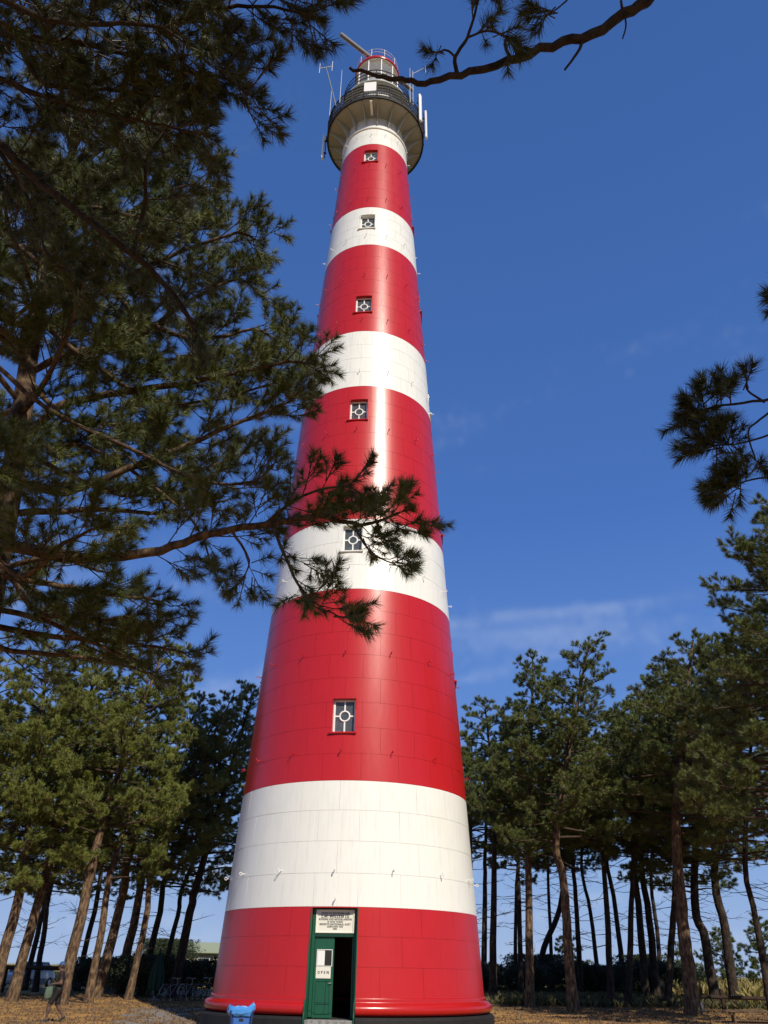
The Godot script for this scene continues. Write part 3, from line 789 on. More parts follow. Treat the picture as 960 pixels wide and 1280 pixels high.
func build_head(t: Node3D) -> void:
	var g := Node3D.new()
	g.name = "gallery"
	t.add_child(g, true)
	var rim := 3.12
	var b := Buf.new()
	b.lathe([[1.93, 48.5], [2.06, 48.62], [2.30, 48.72], [rim, 48.86], [rim, 48.93]], 72)
	b.lathe([[rim, 48.93], [1.6, 48.96]], 72)
	part("deck", b.mesh(M["grey underside"]), g)
	var cr := Buf.new()
	cr.lathe([[wall_radius(47.35), 47.30], [2.10, 47.33], [2.12, 47.40], [2.06, 47.46], [wall_radius(47.5), 47.5]], 72)
	part("collar", cr.mesh(M["white paint"]), g)
	for q in 18:
		var a := 20.0 * q + 4.0
		var br := Buf.new()
		var x := wall_frame(a, Vector3.ZERO)
		for e in [-0.025, 0.025]:
			var pts := [Vector3(e, 48.70, 2.0), Vector3(e, 47.62, 2.0), Vector3(e, 47.75, 2.12), Vector3(e, 48.30, 2.45), Vector3(e, 48.62, 2.85), Vector3(e, 48.75, rim - 0.06), Vector3(e, 48.84, rim - 0.06)]
			for k in range(1, pts.size() - 1):
				br.otri(pts[0], pts[k], pts[k + 1], Vector3(0, 48.4, 2.3))
			if e < 0.0:
				for k in range(1, pts.size() - 1):
					br.oquad(pts[k], pts[k + 1], pts[k + 1] + Vector3(0.05, 0, 0), pts[k] + Vector3(0.05, 0, 0), Vector3(0, 48.9, 1.8))
		part("bracket", br.mesh(M["grey underside"]), g, x)
	var ir := Buf.new()
	ir.lathe([[rim - 0.02, 48.78], [rim + 0.08, 48.76], [rim + 0.08, 49.06], [rim - 0.02, 49.02]], 72, Vector3.ZERO, 0.0, TAU, false)
	part("rim_beam", ir.mesh(M["black iron"]), g)
	var rail_r := rim + 0.05
	for h in [49.25, 49.55, 49.85, 50.15]:
		var rr := Buf.new()
		rr.tube(ring_points(rail_r, h, 60), [0.045 if h > 50.0 else 0.03], 5, false, 0.0, true)
		part("rail", rr.mesh(M["black iron"]), g)
	var po := Buf.new()
	po.tube([Vector3(0, 48.95, rail_r), Vector3(0, 50.2, rail_r)], [0.045], 6)
	po.cbox(Vector3(0, 49.0, rail_r), Vector3(0.12, 0.14, 0.12), 0.02)
	var pm := po.mesh(M["black iron"])
	for q in 24:
		part("railing_post", pm, g, wall_frame(q * 15.0 + 2.0, Vector3.ZERO))
	var ba := Buf.new()
	for q in 144:
		var a := TAU * q / 144.0
		var o := Vector3(sin(a) * rail_r, 0, cos(a) * rail_r)
		ba.tube([o + Vector3(0, 49.0, 0), o + Vector3(0, 50.15, 0)], [0.018], 3, false)
	part("balusters", ba.mesh(M["black iron"]), g).set_meta("kind", "stuff")
	var wb := Buf.new()
	wb.cbox(Vector3(0, 49.85, rail_r + 0.06), Vector3(0.78, 0.95, 0.05), 0.01)
	part("white_board", wb.mesh(M["bright white"]), g, wall_frame(-6.0, Vector3.ZERO))
	var fd := Buf.new()
	fd.cbox(Vector3(0, 48.56, 2.62), Vector3(0.16, 0.12, 0.92), 0.02, Basis(Vector3.RIGHT, -0.12))
	part("underside_lamp", fd.mesh(M["bright white"]), g, wall_frame(-5.0, Vector3.ZERO))
	# service room and lamp room
	var l := Node3D.new()
	l.name = "lamp_room"
	t.add_child(l, true)
	var dr := Buf.new()
	dr.lathe([[1.72, 48.9], [1.72, 52.15], [1.78, 52.2]], 48)
	part("service_room", dr.mesh(M["white paint"]), l)
	var up := Buf.new()
	up.lathe([[1.7, 52.12], [2.28, 52.2], [2.28, 52.30], [1.5, 52.31]], 48)
	part("upper_deck", up.mesh(M["grey underside"]), l)
	for h in [52.65, 53.0, 53.4]:
		var rr := Buf.new()
		rr.tube(ring_points(2.25, h, 48), [0.03], 5, false, 0.0, true)
		part("rail", rr.mesh(M["black iron"]), l)
	var p2 := Buf.new()
	p2.tube([Vector3(0, 52.28, 2.25), Vector3(0, 53.42, 2.25)], [0.032], 5)
	var pm2 := p2.mesh(M["black iron"])
	for q in 20:
		part("railing_post", pm2, l, wall_frame(q * 18.0, Vector3.ZERO))
	var wl := Buf.new()
	wl.lathe([[1.5, 52.3], [1.5, 53.05], [1.54, 53.1], [1.42, 53.14]], 48)
	part("sill_wall", wl.mesh(M["white paint"]), l)
	for q in 10:
		var mu := Buf.new()
		mu.tube([Vector3(0, 53.1, 1.44), Vector3(0.0, 56.2, 1.44)], [0.045], 6)
		part("mullion", mu.mesh(M["bright white"]), l, wall_frame(q * 36.0 + 12.0, Vector3.ZERO))
		var pa := Buf.new()
		var a0 := deg_to_rad(-18.0)
		var a1 := deg_to_rad(18.0)
		pa.quad(Vector3(sin(a0) * 1.41, 53.12, cos(a0) * 1.41), Vector3(sin(a1) * 1.41, 53.12, cos(a1) * 1.41), Vector3(sin(a1) * 1.41, 56.2, cos(a1) * 1.41), Vector3(sin(a0) * 1.41, 56.2, cos(a0) * 1.41))
		part("pane", pa.mesh(M["glass"]), l, wall_frame(q * 36.0 + 30.0, Vector3.ZERO))
	for h in [54.6]:
		var hb := Buf.new()
		hb.tube(ring_points(1.44, h, 40), [0.03], 5, false, 0.0, true)
		part("glazing_ring", hb.mesh(M["bright white"]), l)
	var op := Buf.new()
	op.lathe([[0.3, 53.1], [0.42, 53.4], [0.85, 53.8], [0.92, 54.6], [0.85, 55.3], [0.42, 55.8], [0.2, 56.1]], 24)
	part("optic", op.mesh(M["lamp house"]), l)
	var so := Buf.new()
	so.lathe([[0.0, 56.16], [1.5, 56.16]], 40)
	part("ceiling", so.mesh(M["bright white"]), l)
	var rf := Buf.new()
	rf.lathe([[1.44, 56.17], [1.56, 56.19], [1.58, 56.26], [1.53, 56.46], [1.50, 56.50], [1.1, 56.84], [0.6, 57.06], [0.3, 57.14], [0.26, 57.5], [0.0, 57.52]], 48)
	part("roof", rf.mesh(M["red trim"]), l)
	for h in [57.0, 57.35]:
		var rr := Buf.new()
		rr.tube(ring_points(1.46, h, 36), [0.014], 4, false, 0.0, true)
		part("roof_rail", rr.mesh(M["bright white"]), l)
	var p3 := Buf.new()
	p3.tube([Vector3(0, 56.4, 1.46), Vector3(0, 57.4, 1.46)], [0.018], 5)
	var pm3 := p3.mesh(M["bright white"])
	for q in 10:
		part("roof_post", pm3, l, wall_frame(q * 36.0 + 20.0, Vector3.ZERO))
	build_aerials()

func around_tower(deg: float, r: float, h: float) -> Vector3:
	var a := deg_to_rad(deg)
	return Vector3(TOWER_X + sin(a) * r, h, TOWER_Z + cos(a) * r)

func build_aerials() -> void:
	# radar scanner turning on the roof
	var ra := thing("radar_scanner", "long grey radar scanner bar on top of the lighthouse roof", "radar", Vector3(TOWER_X, 57.5, TOWER_Z))
	var pd := Buf.new()
	pd.lathe([[0.24, 0.0], [0.24, 0.35], [0.16, 0.42], [0.12, 0.55], [0.0, 0.56]], 16)
	part("pedestal", pd.mesh(M["grey metal"]), ra)
	var bar := Buf.new()
	var dir := Vector3(-2.57, 0, 1.95).normalized()
	var bas := Basis(dir, Vector3.UP, dir.cross(Vector3.UP))
	bar.cbox(Vector3(0, 0.70, 0), Vector3(6.6, 0.30, 0.22), 0.04, bas)
	part("scanner_bar", bar.mesh(M["aerial grey"]), ra)
	var fc := Buf.new()
	fc.cbox(Vector3(0, 0.70, 0) + bas.z * 0.13, Vector3(6.5, 0.16, 0.05), 0.02, bas)
	part("slotted_face", fc.mesh(M["paper"]), ra)
	# panel aerials on the gallery rail
	var spots := [[58.0, 48.5, 51.35, "longer white panel aerial standing highest on the gallery's right rail"], [76.0, 48.2, 51.1, "narrow white panel aerial lowest and farthest right on the gallery rail"], [-90.0, 47.1, 49.6, "white panel aerial hanging at the left end of the gallery"]]
	for s in spots:
		var o := thing("panel_aerial", s[3], "aerial", around_tower(s[0], 3.36, s[1]), "panel aerials on the gallery")
		o.rotation.y = deg_to_rad(s[0])
		var hgt: float = s[2] - s[1]
		var c := Buf.new()
		c.cbox(Vector3(0, hgt * 0.5, 0.06), Vector3(0.26, hgt, 0.13), 0.04)
		part("casing", c.mesh(M["bright white"]), o)
		var k := Buf.new()
		k.tube([Vector3(0, 0.1, -0.09), Vector3(0, hgt - 0.1, -0.09)], [0.03], 6)
		for q in [0.25, 0.75]:
			k.cbox(Vector3(0, hgt * q, -0.06), Vector3(0.1, 0.09, 0.22), 0.01)
		part("mounting_pole", k.mesh(M["black iron"]), o)
	# dipole pair on a raking arm
	var foot := around_tower(-54.0, 3.16, 50.1)
	var di := thing("dipole_aerial", "white h-shaped aerial on a raking arm left of the lamp room", "aerial", foot)
	var top := around_tower(-60.0, 3.95, 54.1) - foot
	var arm := Buf.new()
	arm.tube([Vector3(0, -0.2, 0), top * 0.8, top], [0.045, 0.04, 0.03], 6)
	part("arm", arm.mesh(M["aerial grey"]), di)
	var cross := Buf.new()
	var ax := Vector3(1.0, -0.12, 0.25).normalized()
	cross.tube([top - ax * 0.45, top + ax * 0.45], [0.028], 5)
	for e in [-1.0, 1.0]:
		cross.tube([top + ax * 0.45 * e + Vector3(0, -0.55, 0), top + ax * 0.45 * e + Vector3(0, 0.55, 0)], [0.018], 5)
	part("dipoles", cross.mesh(M["bright white"]), di)
	var f2 := around_tower(50.0, 3.16, 50.1)
	var d2 := thing("bracket_aerial", "thin white aerial on a diagonal arm right of the lamp room", "aerial", f2)
	var a2 := Buf.new()
	a2.tube([Vector3(0, -0.2, 0), Vector3(0.0, 3.6, 0.0)], [0.03], 5)
	part("mast", a2.mesh(M["grey metal"]), d2)
	var a3 := Buf.new()
	a3.tube([Vector3(0, 3.3, 0), Vector3(0.85, 3.9, 0.1)], [0.02], 5)
	a3.tube([Vector3(0.85, 3.3, 0.1), Vector3(0.85, 4.1, 0.1)], [0.014], 5)
	part("dipole_arm", a3.mesh(M["bright white"]), d2)
	var whips := [[-72.0, 3.3, "thin white whip aerial at the outer left of the gallery"], [-46.0, 3.4, "thin white whip aerial between the raking arm and lamp room"], [44.0, 3.6, "thin white whip aerial right of the lamp room beside the mast"], [95.0, 2.0, "short whip aerial low at the right end of the gallery"]]
	for w in whips:
		var o := thing("whip_aerial", w[2], "aerial", around_tower(w[0], 3.2, 50.0), "whip aerials on the gallery")
		var k := Buf.new()
		k.tube([Vector3(0, -0.3, 0), Vector3(0, 0.35, 0)], [0.035], 6)
		part("base", k.mesh(M["grey metal"]), o)
		var r := Buf.new()
		r.tube([Vector3(0, 0.3, 0), Vector3(0, w[1], 0)], [0.016, 0.010], 5)
		part("rod", r.mesh(M["bright white"]), o)

# ---------------------------------------------------------------- pines
func needle_tuft(count: int, shoot: float, length: float, width: float, seed_: int, fine := true) -> ArrayMesh:
	# a pine shoot: a short twig with needles all round, more of them towards its end
	var r := RandomNumberGenerator.new()
	r.seed = seed_
	var b := Buf.new()
	b.col = Color(0.16, 0.11, 0.07)
	b.tube([Vector3(0, -shoot * 0.5, 0), Vector3(0, shoot * 0.8, 0)], [0.006, 0.004], 3, false)
	for k in count:
		var y := shoot * (0.05 + 0.95 * sqrt(r.randf()))
		var a := r.randf() * TAU
		var out := Vector3(cos(a), 0, sin(a))
		var lift := lerpf(0.15, 1.3, y / shoot) + r.randf_range(-0.3, 0.3)
		var d := (out + Vector3(0, lift, 0)).normalized()
		var l := length * r.randf_range(0.75, 1.1)
		var s := d.cross(Vector3(r.randf_range(-1, 1), r.randf_range(-1, 1), r.randf_range(-1, 1))).normalized() * width * 0.5
		var o := Vector3(0, y, 0)
		var g := r.randf_range(0.72, 1.0)
		b.col = Color(0.175 * g, 0.212 * g, 0.060 * g).lerp(Color(0.28, 0.24, 0.06), 0.12 * r.randf())
		var nn := s.cross(d).normalized()
		if not fine:
			b.face(b.vert(o - s, nn), b.vert(o + s, nn), b.vert(o + d * l, nn))
			continue
		var mid := o + d * l * 0.55 + out * l * 0.04
		b.face(b.vert(o - s, nn), b.vert(o + s, nn), b.vert(mid + s, nn))
		b.face(b.v.size() - 3, b.v.size() - 1, b.vert(mid - s, nn))
		b.face(b.v.size() - 1, b.v.size() - 2, b.vert(o + d * l, nn))
	return b.mesh(M["needles"])

func along(d: Vector3, at: Vector3, spin: float, size: float) -> Transform3D:
	var y := d.normalized()
	var x := y.cross(Vector3.UP if absf(y.y) < 0.95 else Vector3.RIGHT).normalized()
	var z := x.cross(y)
	return Transform3D(Basis(x, y, z) * Basis(Vector3.UP, spin), at).scaled_local(Vector3(size, size, size))

func smooth_line(pts: Array, per := 4) -> Array:
	var out := []
	for k in pts.size() - 1:
		var a: Vector3 = pts[maxi(k - 1, 0)]
		var b: Vector3 = pts[k]
		var c: Vector3 = pts[k + 1]
		var d: Vector3 = pts[mini(k + 2, pts.size() - 1)]
		for q in per:
			out.append(b.cubic_interpolate(c, a, d, float(q) / per))
	out.append(pts[-1])
	return out

func length_of(line: Array) -> float:
	var l := 0.0
	for k in line.size() - 1:
		l += line[k].distance_to(line[k + 1])
	return l

func on_line(line: Array, t: float) -> Array:   # point and direction
	var f := clampf(t, 0.0, 0.9999) * (line.size() - 1)
	var k := int(f)
	return [line[k].lerp(line[k + 1], f - k), (line[k + 1] - line[k]).normalized()]

class Crown:
	var at := []
	var col := []
	var baked_light := 1.0

func tuft(c: Crown, p: Vector3, d: Vector3, size: float, tone: float) -> void:
	c.at.append(along(d, p, rng.randf() * TAU, size * rng.randf_range(0.8, 1.15)))
	var g := rng.randf_range(0.62, 1.0) * c.baked_light
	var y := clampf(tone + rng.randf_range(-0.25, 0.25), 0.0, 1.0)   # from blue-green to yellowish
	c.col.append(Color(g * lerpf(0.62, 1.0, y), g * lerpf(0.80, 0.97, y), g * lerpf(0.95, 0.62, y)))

func dress(line: Array, bare: float, side: float, dens: float, wood: Buf, c: Crown, size: float, tone: float, sides := 3) -> void:
	# side shoots with tufts along a limb
	var l := length_of(line)
	var n := int(l * (1.0 - minf(bare, 1.0)) * 6.2 * dens)
	var flip := 1.0
	for k in n:
		var t := bare + (1.0 - bare) * (k + rng.randf()) / maxf(n, 1.0)
		if t > 1.0:
			continue
		var pd := on_line(line, t)
		var d: Vector3 = pd[1]
		flip = -flip
		var flat := d.cross(Vector3.UP).normalized() * flip
		var dir := (d * rng.randf_range(0.35, 0.95) + flat * rng.randf_range(0.25, 0.95) + Vector3.UP * rng.randf_range(-0.35, 0.55)).normalized()
		var sl := side * lerpf(1.0, 0.45, t) * rng.randf_range(0.45, 1.1)
		var p0: Vector3 = pd[0]
		var p1 := p0 + dir * sl * 0.5 + Vector3(0, -0.04 * sl, 0)
		var p2 := p1 + (dir + Vector3.UP * rng.randf_range(0.05, 0.5)).normalized() * sl * 0.5
		wood.tube([p0, p1, p2], [0.004 + 0.007 * sl, 0.004 + 0.004 * sl, 0.004], sides, false)
		var m := maxi(3, int(sl * 11.0 * dens))
		for q in m:
			var u := lerpf(0.35, 1.0, (q + 0.5) / m)
			var o := p0.lerp(p1, u * 2.0) if u < 0.5 else p1.lerp(p2, u * 2.0 - 1.0)
			var td := (dir + Vector3(rng.randf_range(-0.9, 0.9), rng.randf_range(-0.3, 1.0), rng.randf_range(-0.9, 0.9))).normalized()
			var reach := 0.11 * size * rng.randf_range(0.2, 1.0)
			tuft(c, o + td * reach, td, size, tone)
		tuft(c, p2, (p2 - p1).normalized(), size, tone)
	if dens > 0.0:
		var e := on_line(line, 1.0)
		for q in 3:
			tuft(c, e[0], (e[1] + Vector3(rng.randf_range(-0.5, 0.5), rng.randf_range(-0.1, 0.6), rng.randf_range(-0.5, 0.5))).normalized(), size, tone)

func taper(n: int, a: float, b: float) -> Array:
	var out := []
	for k in n:
		out.append(lerpf(a, b, float(k) / maxf(n - 1, 1.0)))
	return out

func wild_limb(from: Vector3, az: float, lift: float, l: float) -> Array:
	var o := Vector3(sin(az), 0, cos(az))
	var p1 := from + (o + Vector3(0, lift, 0)) * l * 0.35
	var p2 := p1 + (o.rotated(Vector3.UP, rng.randf_range(-0.35, 0.35)) + Vector3(0, lift * 0.4 + rng.randf_range(-0.12, 0.05), 0)) * l * 0.35
	var p3 := p2 + (o.rotated(Vector3.UP, rng.randf_range(-0.4, 0.4)) + Vector3(0, lift * 0.5 + rng.randf_range(0.05, 0.4), 0)) * l * 0.3
	return smooth_line([from, p1, p2, p3], 2)

func pine(called: String, label: String, group: String, rad: float, crown_r: float, tone: float, pts: Array, seed_: int, bark: Material, dens := 1.0, dead := 12, size := 1.45) -> Node3D:
	rng.seed = seed_
	var base: Vector3 = pts[0]
	var t := thing(called, label, "tree", base, group)
	var loc := pts.map(func(p): return p - base)
	loc[0] = Vector3(0, -0.15, 0)
	var line := smooth_line(loc, 5)
	for k in range(2, line.size() - 1):
		line[k] += Vector3(rng.randf_range(-1, 1), 0, rng.randf_range(-1, 1)) * rad * 0.12
	var top: Vector3 = loc[-1]
	var radii := []
	for k in line.size():
		var f: float = clampf(line[k].y / top.y, 0.0, 1.0)
		radii.append(rad * (1.0 - 0.82 * pow(f, 1.25)) * (1.0 + 0.45 * exp(-maxf(line[k].y, 0.0) * 2.2)))
	var tb := Buf.new()
	tb.tube(line, radii, 10, true, 0.06)
	part("trunk", tb.mesh(bark), t)
	var wood := Buf.new()
	var c := Crown.new()
	c.baked_light = 1.3 if base.x < 0.0 else 1.1      # sunlit brightness put into the needle colour, stronger on the left
	var low: float = loc[-2].y
	var n := int((top.y - low) * 5.0 * dens) + 6
	var az := rng.randf() * TAU
	for k in n:
		var u := (k + rng.randf()) / n
		var h := lerpf(low * (0.80 if base.x < 0.0 else 0.86), top.y * 0.985, u)
		var pd := on_line(line, 0.5)
		var lo := 0.0
		var hi := 1.0
		for q in 12:
			var mid := (lo + hi) * 0.5
			pd = on_line(line, mid)
			if pd[0].y < h: lo = mid
			else: hi = mid
		az += 2.4 + rng.randf_range(-0.5, 0.5)
		var shape := lerpf(0.85, 1.0, u / 0.3) if u < 0.3 else lerpf(1.0, 0.22, pow((u - 0.3) / 0.7, 1.15))
		var l := crown_r * shape * rng.randf_range(0.5, 1.15)
		var lift := lerpf(0.02, 0.95, u * u) + rng.randf_range(-0.12, 0.18)
		var limb := wild_limb(pd[0], az, lift, l)
		wood.tube(limb, taper(limb.size(), 0.018 + 0.016 * l, 0.008), 5, false)
		dress(limb, 0.22 if u > 0.25 else 0.4, clampf(l * 0.42, 0.35, 1.1), dens * 0.80, wood, c, size, tone)
	for k in 3:
		tuft(c, top, Vector3(rng.randf_range(-0.3, 0.3), 1, rng.randf_range(-0.3, 0.3)), size, tone)
	if wood.v.size():
		part("limbs", wood.mesh(M["twig bark"]), t).set_meta("kind", "stuff")
	# dead lower branches
	if dead > 0:
		var db := Buf.new()
		for k in dead:
			var u := rng.randf_range(0.30, 1.0)
			var h := low * u
			var pd := on_line(line, 0.5)
			var lo := 0.0
			var hi := 1.0
			for q in 12:
				var mid := (lo + hi) * 0.5
				pd = on_line(line, mid)
				if pd[0].y < h: lo = mid
				else: hi = mid
			var a := rng.randf() * TAU
			var l := rng.randf_range(0.6, 2.6) * lerpf(0.6, 1.0, u)
			var o := Vector3(sin(a), rng.randf_range(-0.3, 0.5), cos(a))
			var p1: Vector3 = pd[0] + o * l * 0.5 + Vector3(0, -0.05 * l, 0)
			var p2: Vector3 = p1 + (o + Vector3(rng.randf_range(-0.4, 0.4), rng.randf_range(-0.1, 0.35), rng.randf_range(-0.4, 0.4))) * l * 0.5
			db.tube([pd[0], p1, p2], [0.022, 0.014, 0.005], 4, false)
			for q in 3:
				var s: Vector3 = p1.lerp(p2, rng.randf())
				db.tube([s, s + (o + Vector3(rng.randf_range(-0.9, 0.9), rng.randf_range(-0.5, 0.6), rng.randf_range(-0.9, 0.9))) * l * 0.26], [0.010, 0.004], 3, false)
		part("dead_branches", db.mesh(M["twig bark"]), t).set_meta("kind", "stuff")
	copies("crown", needles_far, c.at, c.col, t)
	return t

func near_pine(baked_light: float, skin: Material, label: String, base: Array, trunk: Array, rad: float, limbs: Array, attach: Array, seed_: int, tone: float, size: float, wild: Array) -> void:
	# a pine close to the camera: each big limb is a part of its own
	rng.seed = seed_
	var at := Vector3(base[0], base[1], base[2])
	var t := thing("pine_tree", label, "tree", at, "pines near the path")
	var loc := [Vector3(0, -0.2, 0)]
	for p in trunk:
		loc.append(Vector3(p[0], p[1], p[2]) - at)
	var line := smooth_line(loc, 6)
	var tb := Buf.new()
	tb.tube(line, taper(line.size(), rad, rad * 0.22), 14, true, 0.07)
	part("trunk", tb.mesh(skin), t)
	var c := Crown.new()
	c.baked_light = baked_light  # needle colour lowered to deepen the shade of the near crowns
	var twigs := Buf.new()
	for k in limbs.size():
		var a: Array = limbs[k]
		var pts := []
		for p in a[5]:
			pts.append(Vector3(p[0], p[1], p[2]) - at)
		if k in attach:
			var h: float = pts[0].y - 0.35 * Vector2(pts[0].x, pts[0].z).length() * 0.4
			var best: Vector3 = line[0]
			for q in line:
				if absf(q.y - h) < absf(best.y - h):
					best = q
			if best.distance_to(pts[0]) > 0.15:
				pts.insert(0, best)
		var ln := smooth_line(pts, 4)
		for q in range(1, ln.size() - 1):
			ln[q] += Vector3(rng.randf_range(-1, 1), rng.randf_range(-1, 1), rng.randf_range(-1, 1)) * a[0] * 0.22
		var b := Buf.new()
		b.tube(ln, taper(ln.size(), a[0], a[1]), 8, true, 0.08)
		part("limb", b.mesh(skin), t)
		if a[4] > 0.0:
			dress(ln, a[2], a[3], a[4], twigs, c, size, tone, 4)
	# the rest of the crown and limbs added for their shade: [height, azimuth from, azimuth to (degrees), length, lift, how many]
	for w in wild:
		for k in w[5]:
			var h: float = w[0] + rng.randf_range(-0.6, 0.6)
			var best: Vector3 = line[0]
			for q in line:
				if absf(q.y - h) < absf(best.y - h):
					best = q
			var az := deg_to_rad(lerpf(w[1], w[2], (k + rng.randf()) / w[5]))
			var limb := wild_limb(best, az, w[4] + rng.randf_range(-0.1, 0.15), w[3] * rng.randf_range(0.7, 1.1))
			var b := Buf.new()
			b.tube(limb, taper(limb.size(), 0.025 + 0.01 * w[3], 0.01), 6, false)
			part("limb", b.mesh(skin), t)
			dress(limb, 0.2, clampf(w[3] * 0.32, 0.4, 1.1), 1.25, twigs, c, size, tone, 3)
	part("twigs", twigs.mesh(M["twig bark"]), t).set_meta("kind", "stuff")
	copies("crown", needles_near, c.at, c.col, t)

func build_pines() -> void:
	needles_near = needle_tuft(96, 0.13, 0.115, 0.0056, 5, false)
	needles_far = needle_tuft(100, 0.17, 0.13, 0.0082, 6, false)
	var words_left := [
		"lit leaning pine with the thick tan trunk right behind the person", "pine with a tan leaning trunk just left of the person", "leaning pine at the far left edge of the photo",
		"thin tan leaning pine, front of the pair right of the thick tan trunk", "thicker reddish pine just behind the thin tan leaning one", "thin dark pine far behind, between the two tan trunks",
		"dark thick pine behind the left hedge", "slim grey leaning pine in front of the left hedge", "dark leaning pine, second left of the forked one by the lighthouse",
		"thin dark pine next to the forked one left of the lighthouse", "dark pine nearest to the lighthouse on its left side", "thin dark pine behind the person's left, near a parked car",
		"slender dark pine rising directly behind the person's cap", "pine whose crown reaches in at the lower left edge"]
	for k in LEFT_PINES.size():
		var a: Array = LEFT_PINES[k]
		var pts: Array = a[3].map(func(p): return Vector3(p[0], p[1], p[2]))
		pts[0].y = ground_height(pts[0].x, pts[0].z)
		pine("pine_tree", words_left[k], "pines left of the lighthouse", a[0], a[1] * 1.12, [0.95, 0.75, 0.5][a[2]], pts, 100 + k, M["bark"] if a[2] < 2 else M["shade toned bark"], 1.15 if a[2] == 0 else 1.0)
	var words_right := [
		"pine half hidden behind the lighthouse, its crown showing right of the red band", "shorter pine squeezed against the right side of the lighthouse",
		"pine trunk closest to the lighthouse on its right", "very thin dark pine, second right of the lighthouse", "thin dark pine close left of the straight brown trunk", "straight brown pine trunk standing on the lit litter right of the lighthouse",
		"dark pine leaning steeply right behind the straight brown trunk", "very thin dark pine far behind, left of the pale curved trunk", "pale curved pine trunk in front, right of the lighthouse",
		"dark thin pine just behind the pale curved trunk", "thin dark pine leaning left, far behind", "dark pine mid right standing in front of a thinner leaning one", "thin dark pine far back leaning left in the right grove",
		"grey pine leaning slightly right in the middle of the right grove", "dark pine, left of the close pair in the right grove", "dark pine, right of the close pair in the right grove", "thin pine far behind the close pair",
		"dark pine leaning right, just left of the thick mottled trunk", "thick mottled pine trunk nearest the camera in the right grove", "dark pine leaning left, just right of the thick mottled trunk", "smooth dark pine leaning left beside the log rail",
		"slim pine leaning left at the right edge above the log rail", "tall pine whose crown rises at the right edge", "tallest pine at the right edge, its trunk out of the picture"]
	for k in RIGHT_PINES.size():
		var a: Array = RIGHT_PINES[k]
		var pts: Array = a[3].map(func(p): return Vector3(p[0], p[1], p[2]))
		pts[0].y = ground_height(pts[0].x, pts[0].z)
		pine("pine_tree", words_right[k], "pines right of the lighthouse", a[0], a[1] * 1.22, [0.6, 0.5, 0.35][a[2]], pts, 200 + k, M["bark"] if a[2] == 0 or k == 5 else M["shade toned bark"], 1.1, 16)
	near_pine(0.85, M["near bark"], "large near pine at the left with a long limb reaching across the lighthouse", [-4.0, 0.0, -7.85], [[-4.05, 2.0, -7.8], [-4.3, 6.06, -7.68], [-4.57, 8.71, -7.52], [-4.7, 10.8, -7.44], [-4.85, 13.4, -7.35]], 0.19, LEFT_LIMBS, range(LEFT_LIMBS.size()).filter(func(k): return k == 0 or k > 4), 31, 0.55, 1.12,
		[[11.8, 0.0, 360.0, 1.9, 0.35, 7], [10.0, 150.0, 330.0, 2.4, 0.15, 6], [8.0, 180.0, 340.0, 2.4, 0.1, 6], [13.0, 0.0, 360.0, 1.2, 0.8, 6], [6.0, 180.0, 330.0, 2.2, 0.0, 4]])
	near_pine(0.5, M["shade toned branch bark"], "dark overhead pine whose twigs hang into the upper left corner", [-5.4, 0.0, -1.6], [[-5.3, 3.0, -1.7], [-5.0, 7.5, -2.0], [-4.7, 10.2, -2.0], [-4.5, 12.8, -1.8]], 0.2, OVERHEAD_LIMBS, [0, 1, 2, 3, 4, 6, 7], 32, 0.35, 1.0,
		[[11.8, -60.0, 110.0, 2.6, 0.25, 6], [10.8, -40.0, 115.0, 3.2, 0.15, 7], [10.2, 20.0, 110.0, 3.2, 0.1, 5], [12.4, 0.0, 360.0, 1.4, 0.6, 4], [9.4, -120.0, 60.0, 2.6, 0.1, 5], [10.2, 70.0, 125.0, 3.0, 0.10, 5]])  # some of these out-of-view limbs are added to shade the hanging twigs
	near_pine(0.5, M["shade toned branch bark"], "dark pine beside the camera whose bare branch crosses the lantern", [5.0, 0.0, -0.6], [[4.95, 3.0, -0.7], [4.8, 7.0, -0.9], [4.6, 10.5, -0.9], [4.5, 14.0, -0.7]], 0.2, RIGHT_LIMBS, [0, 8, 9, 10, 11], 33, 0.35, 1.0,
		[[12.4, -115.0, 100.0, 3.9, 0.2, 11], [11.2, -100.0, 90.0, 4.2, 0.15, 10], [10.2, -80.0, 60.0, 4.2, 0.1, 8], [13.6, 0.0, 360.0, 1.8, 0.6, 7], [9.0, -10.0, 150.0, 3.0, 0.1, 7], [7.6, 0.0, 150.0, 2.8, 0.1, 6], [9.8, -112.0, -65.0, 3.9, 0.08, 9], [10.8, -112.0, -60.0, 3.9, 0.08, 9], [8.0, 125.0, 210.0, 2.6, 0.1, 9], [9.2, 130.0, 215.0, 2.4, 0.1, 8]])  # closing rows are unseen limbs added to shade the branches in view

# ---------------------------------------------------------------- low plants
func leaf_clump(seed_: int) -> ArrayMesh:
	var r := RandomNumberGenerator.new()
	r.seed = seed_
	var b := Buf.new()
	for k in 16:
		var d := Vector3(r.randf_range(-1, 1), r.randf_range(-0.3, 1), r.randf_range(-1, 1)).normalized()
		var o := d * r.randf_range(0.02, 0.13)
		var s := d.cross(Vector3(r.randf_range(-1, 1), r.randf_range(-1, 1), r.randf_range(-1, 1))).normalized() * 0.022
		var g := r.randf_range(0.7, 1.0)
		b.col = Color(0.045 * g, 0.068 * g, 0.022 * g)  # leaf green lowered to stand in for shade under the trees
		b.quad(o, o + d * 0.045 - s, o + d * 0.10, o + d * 0.045 + s)
	return b.mesh(M["leaves"])

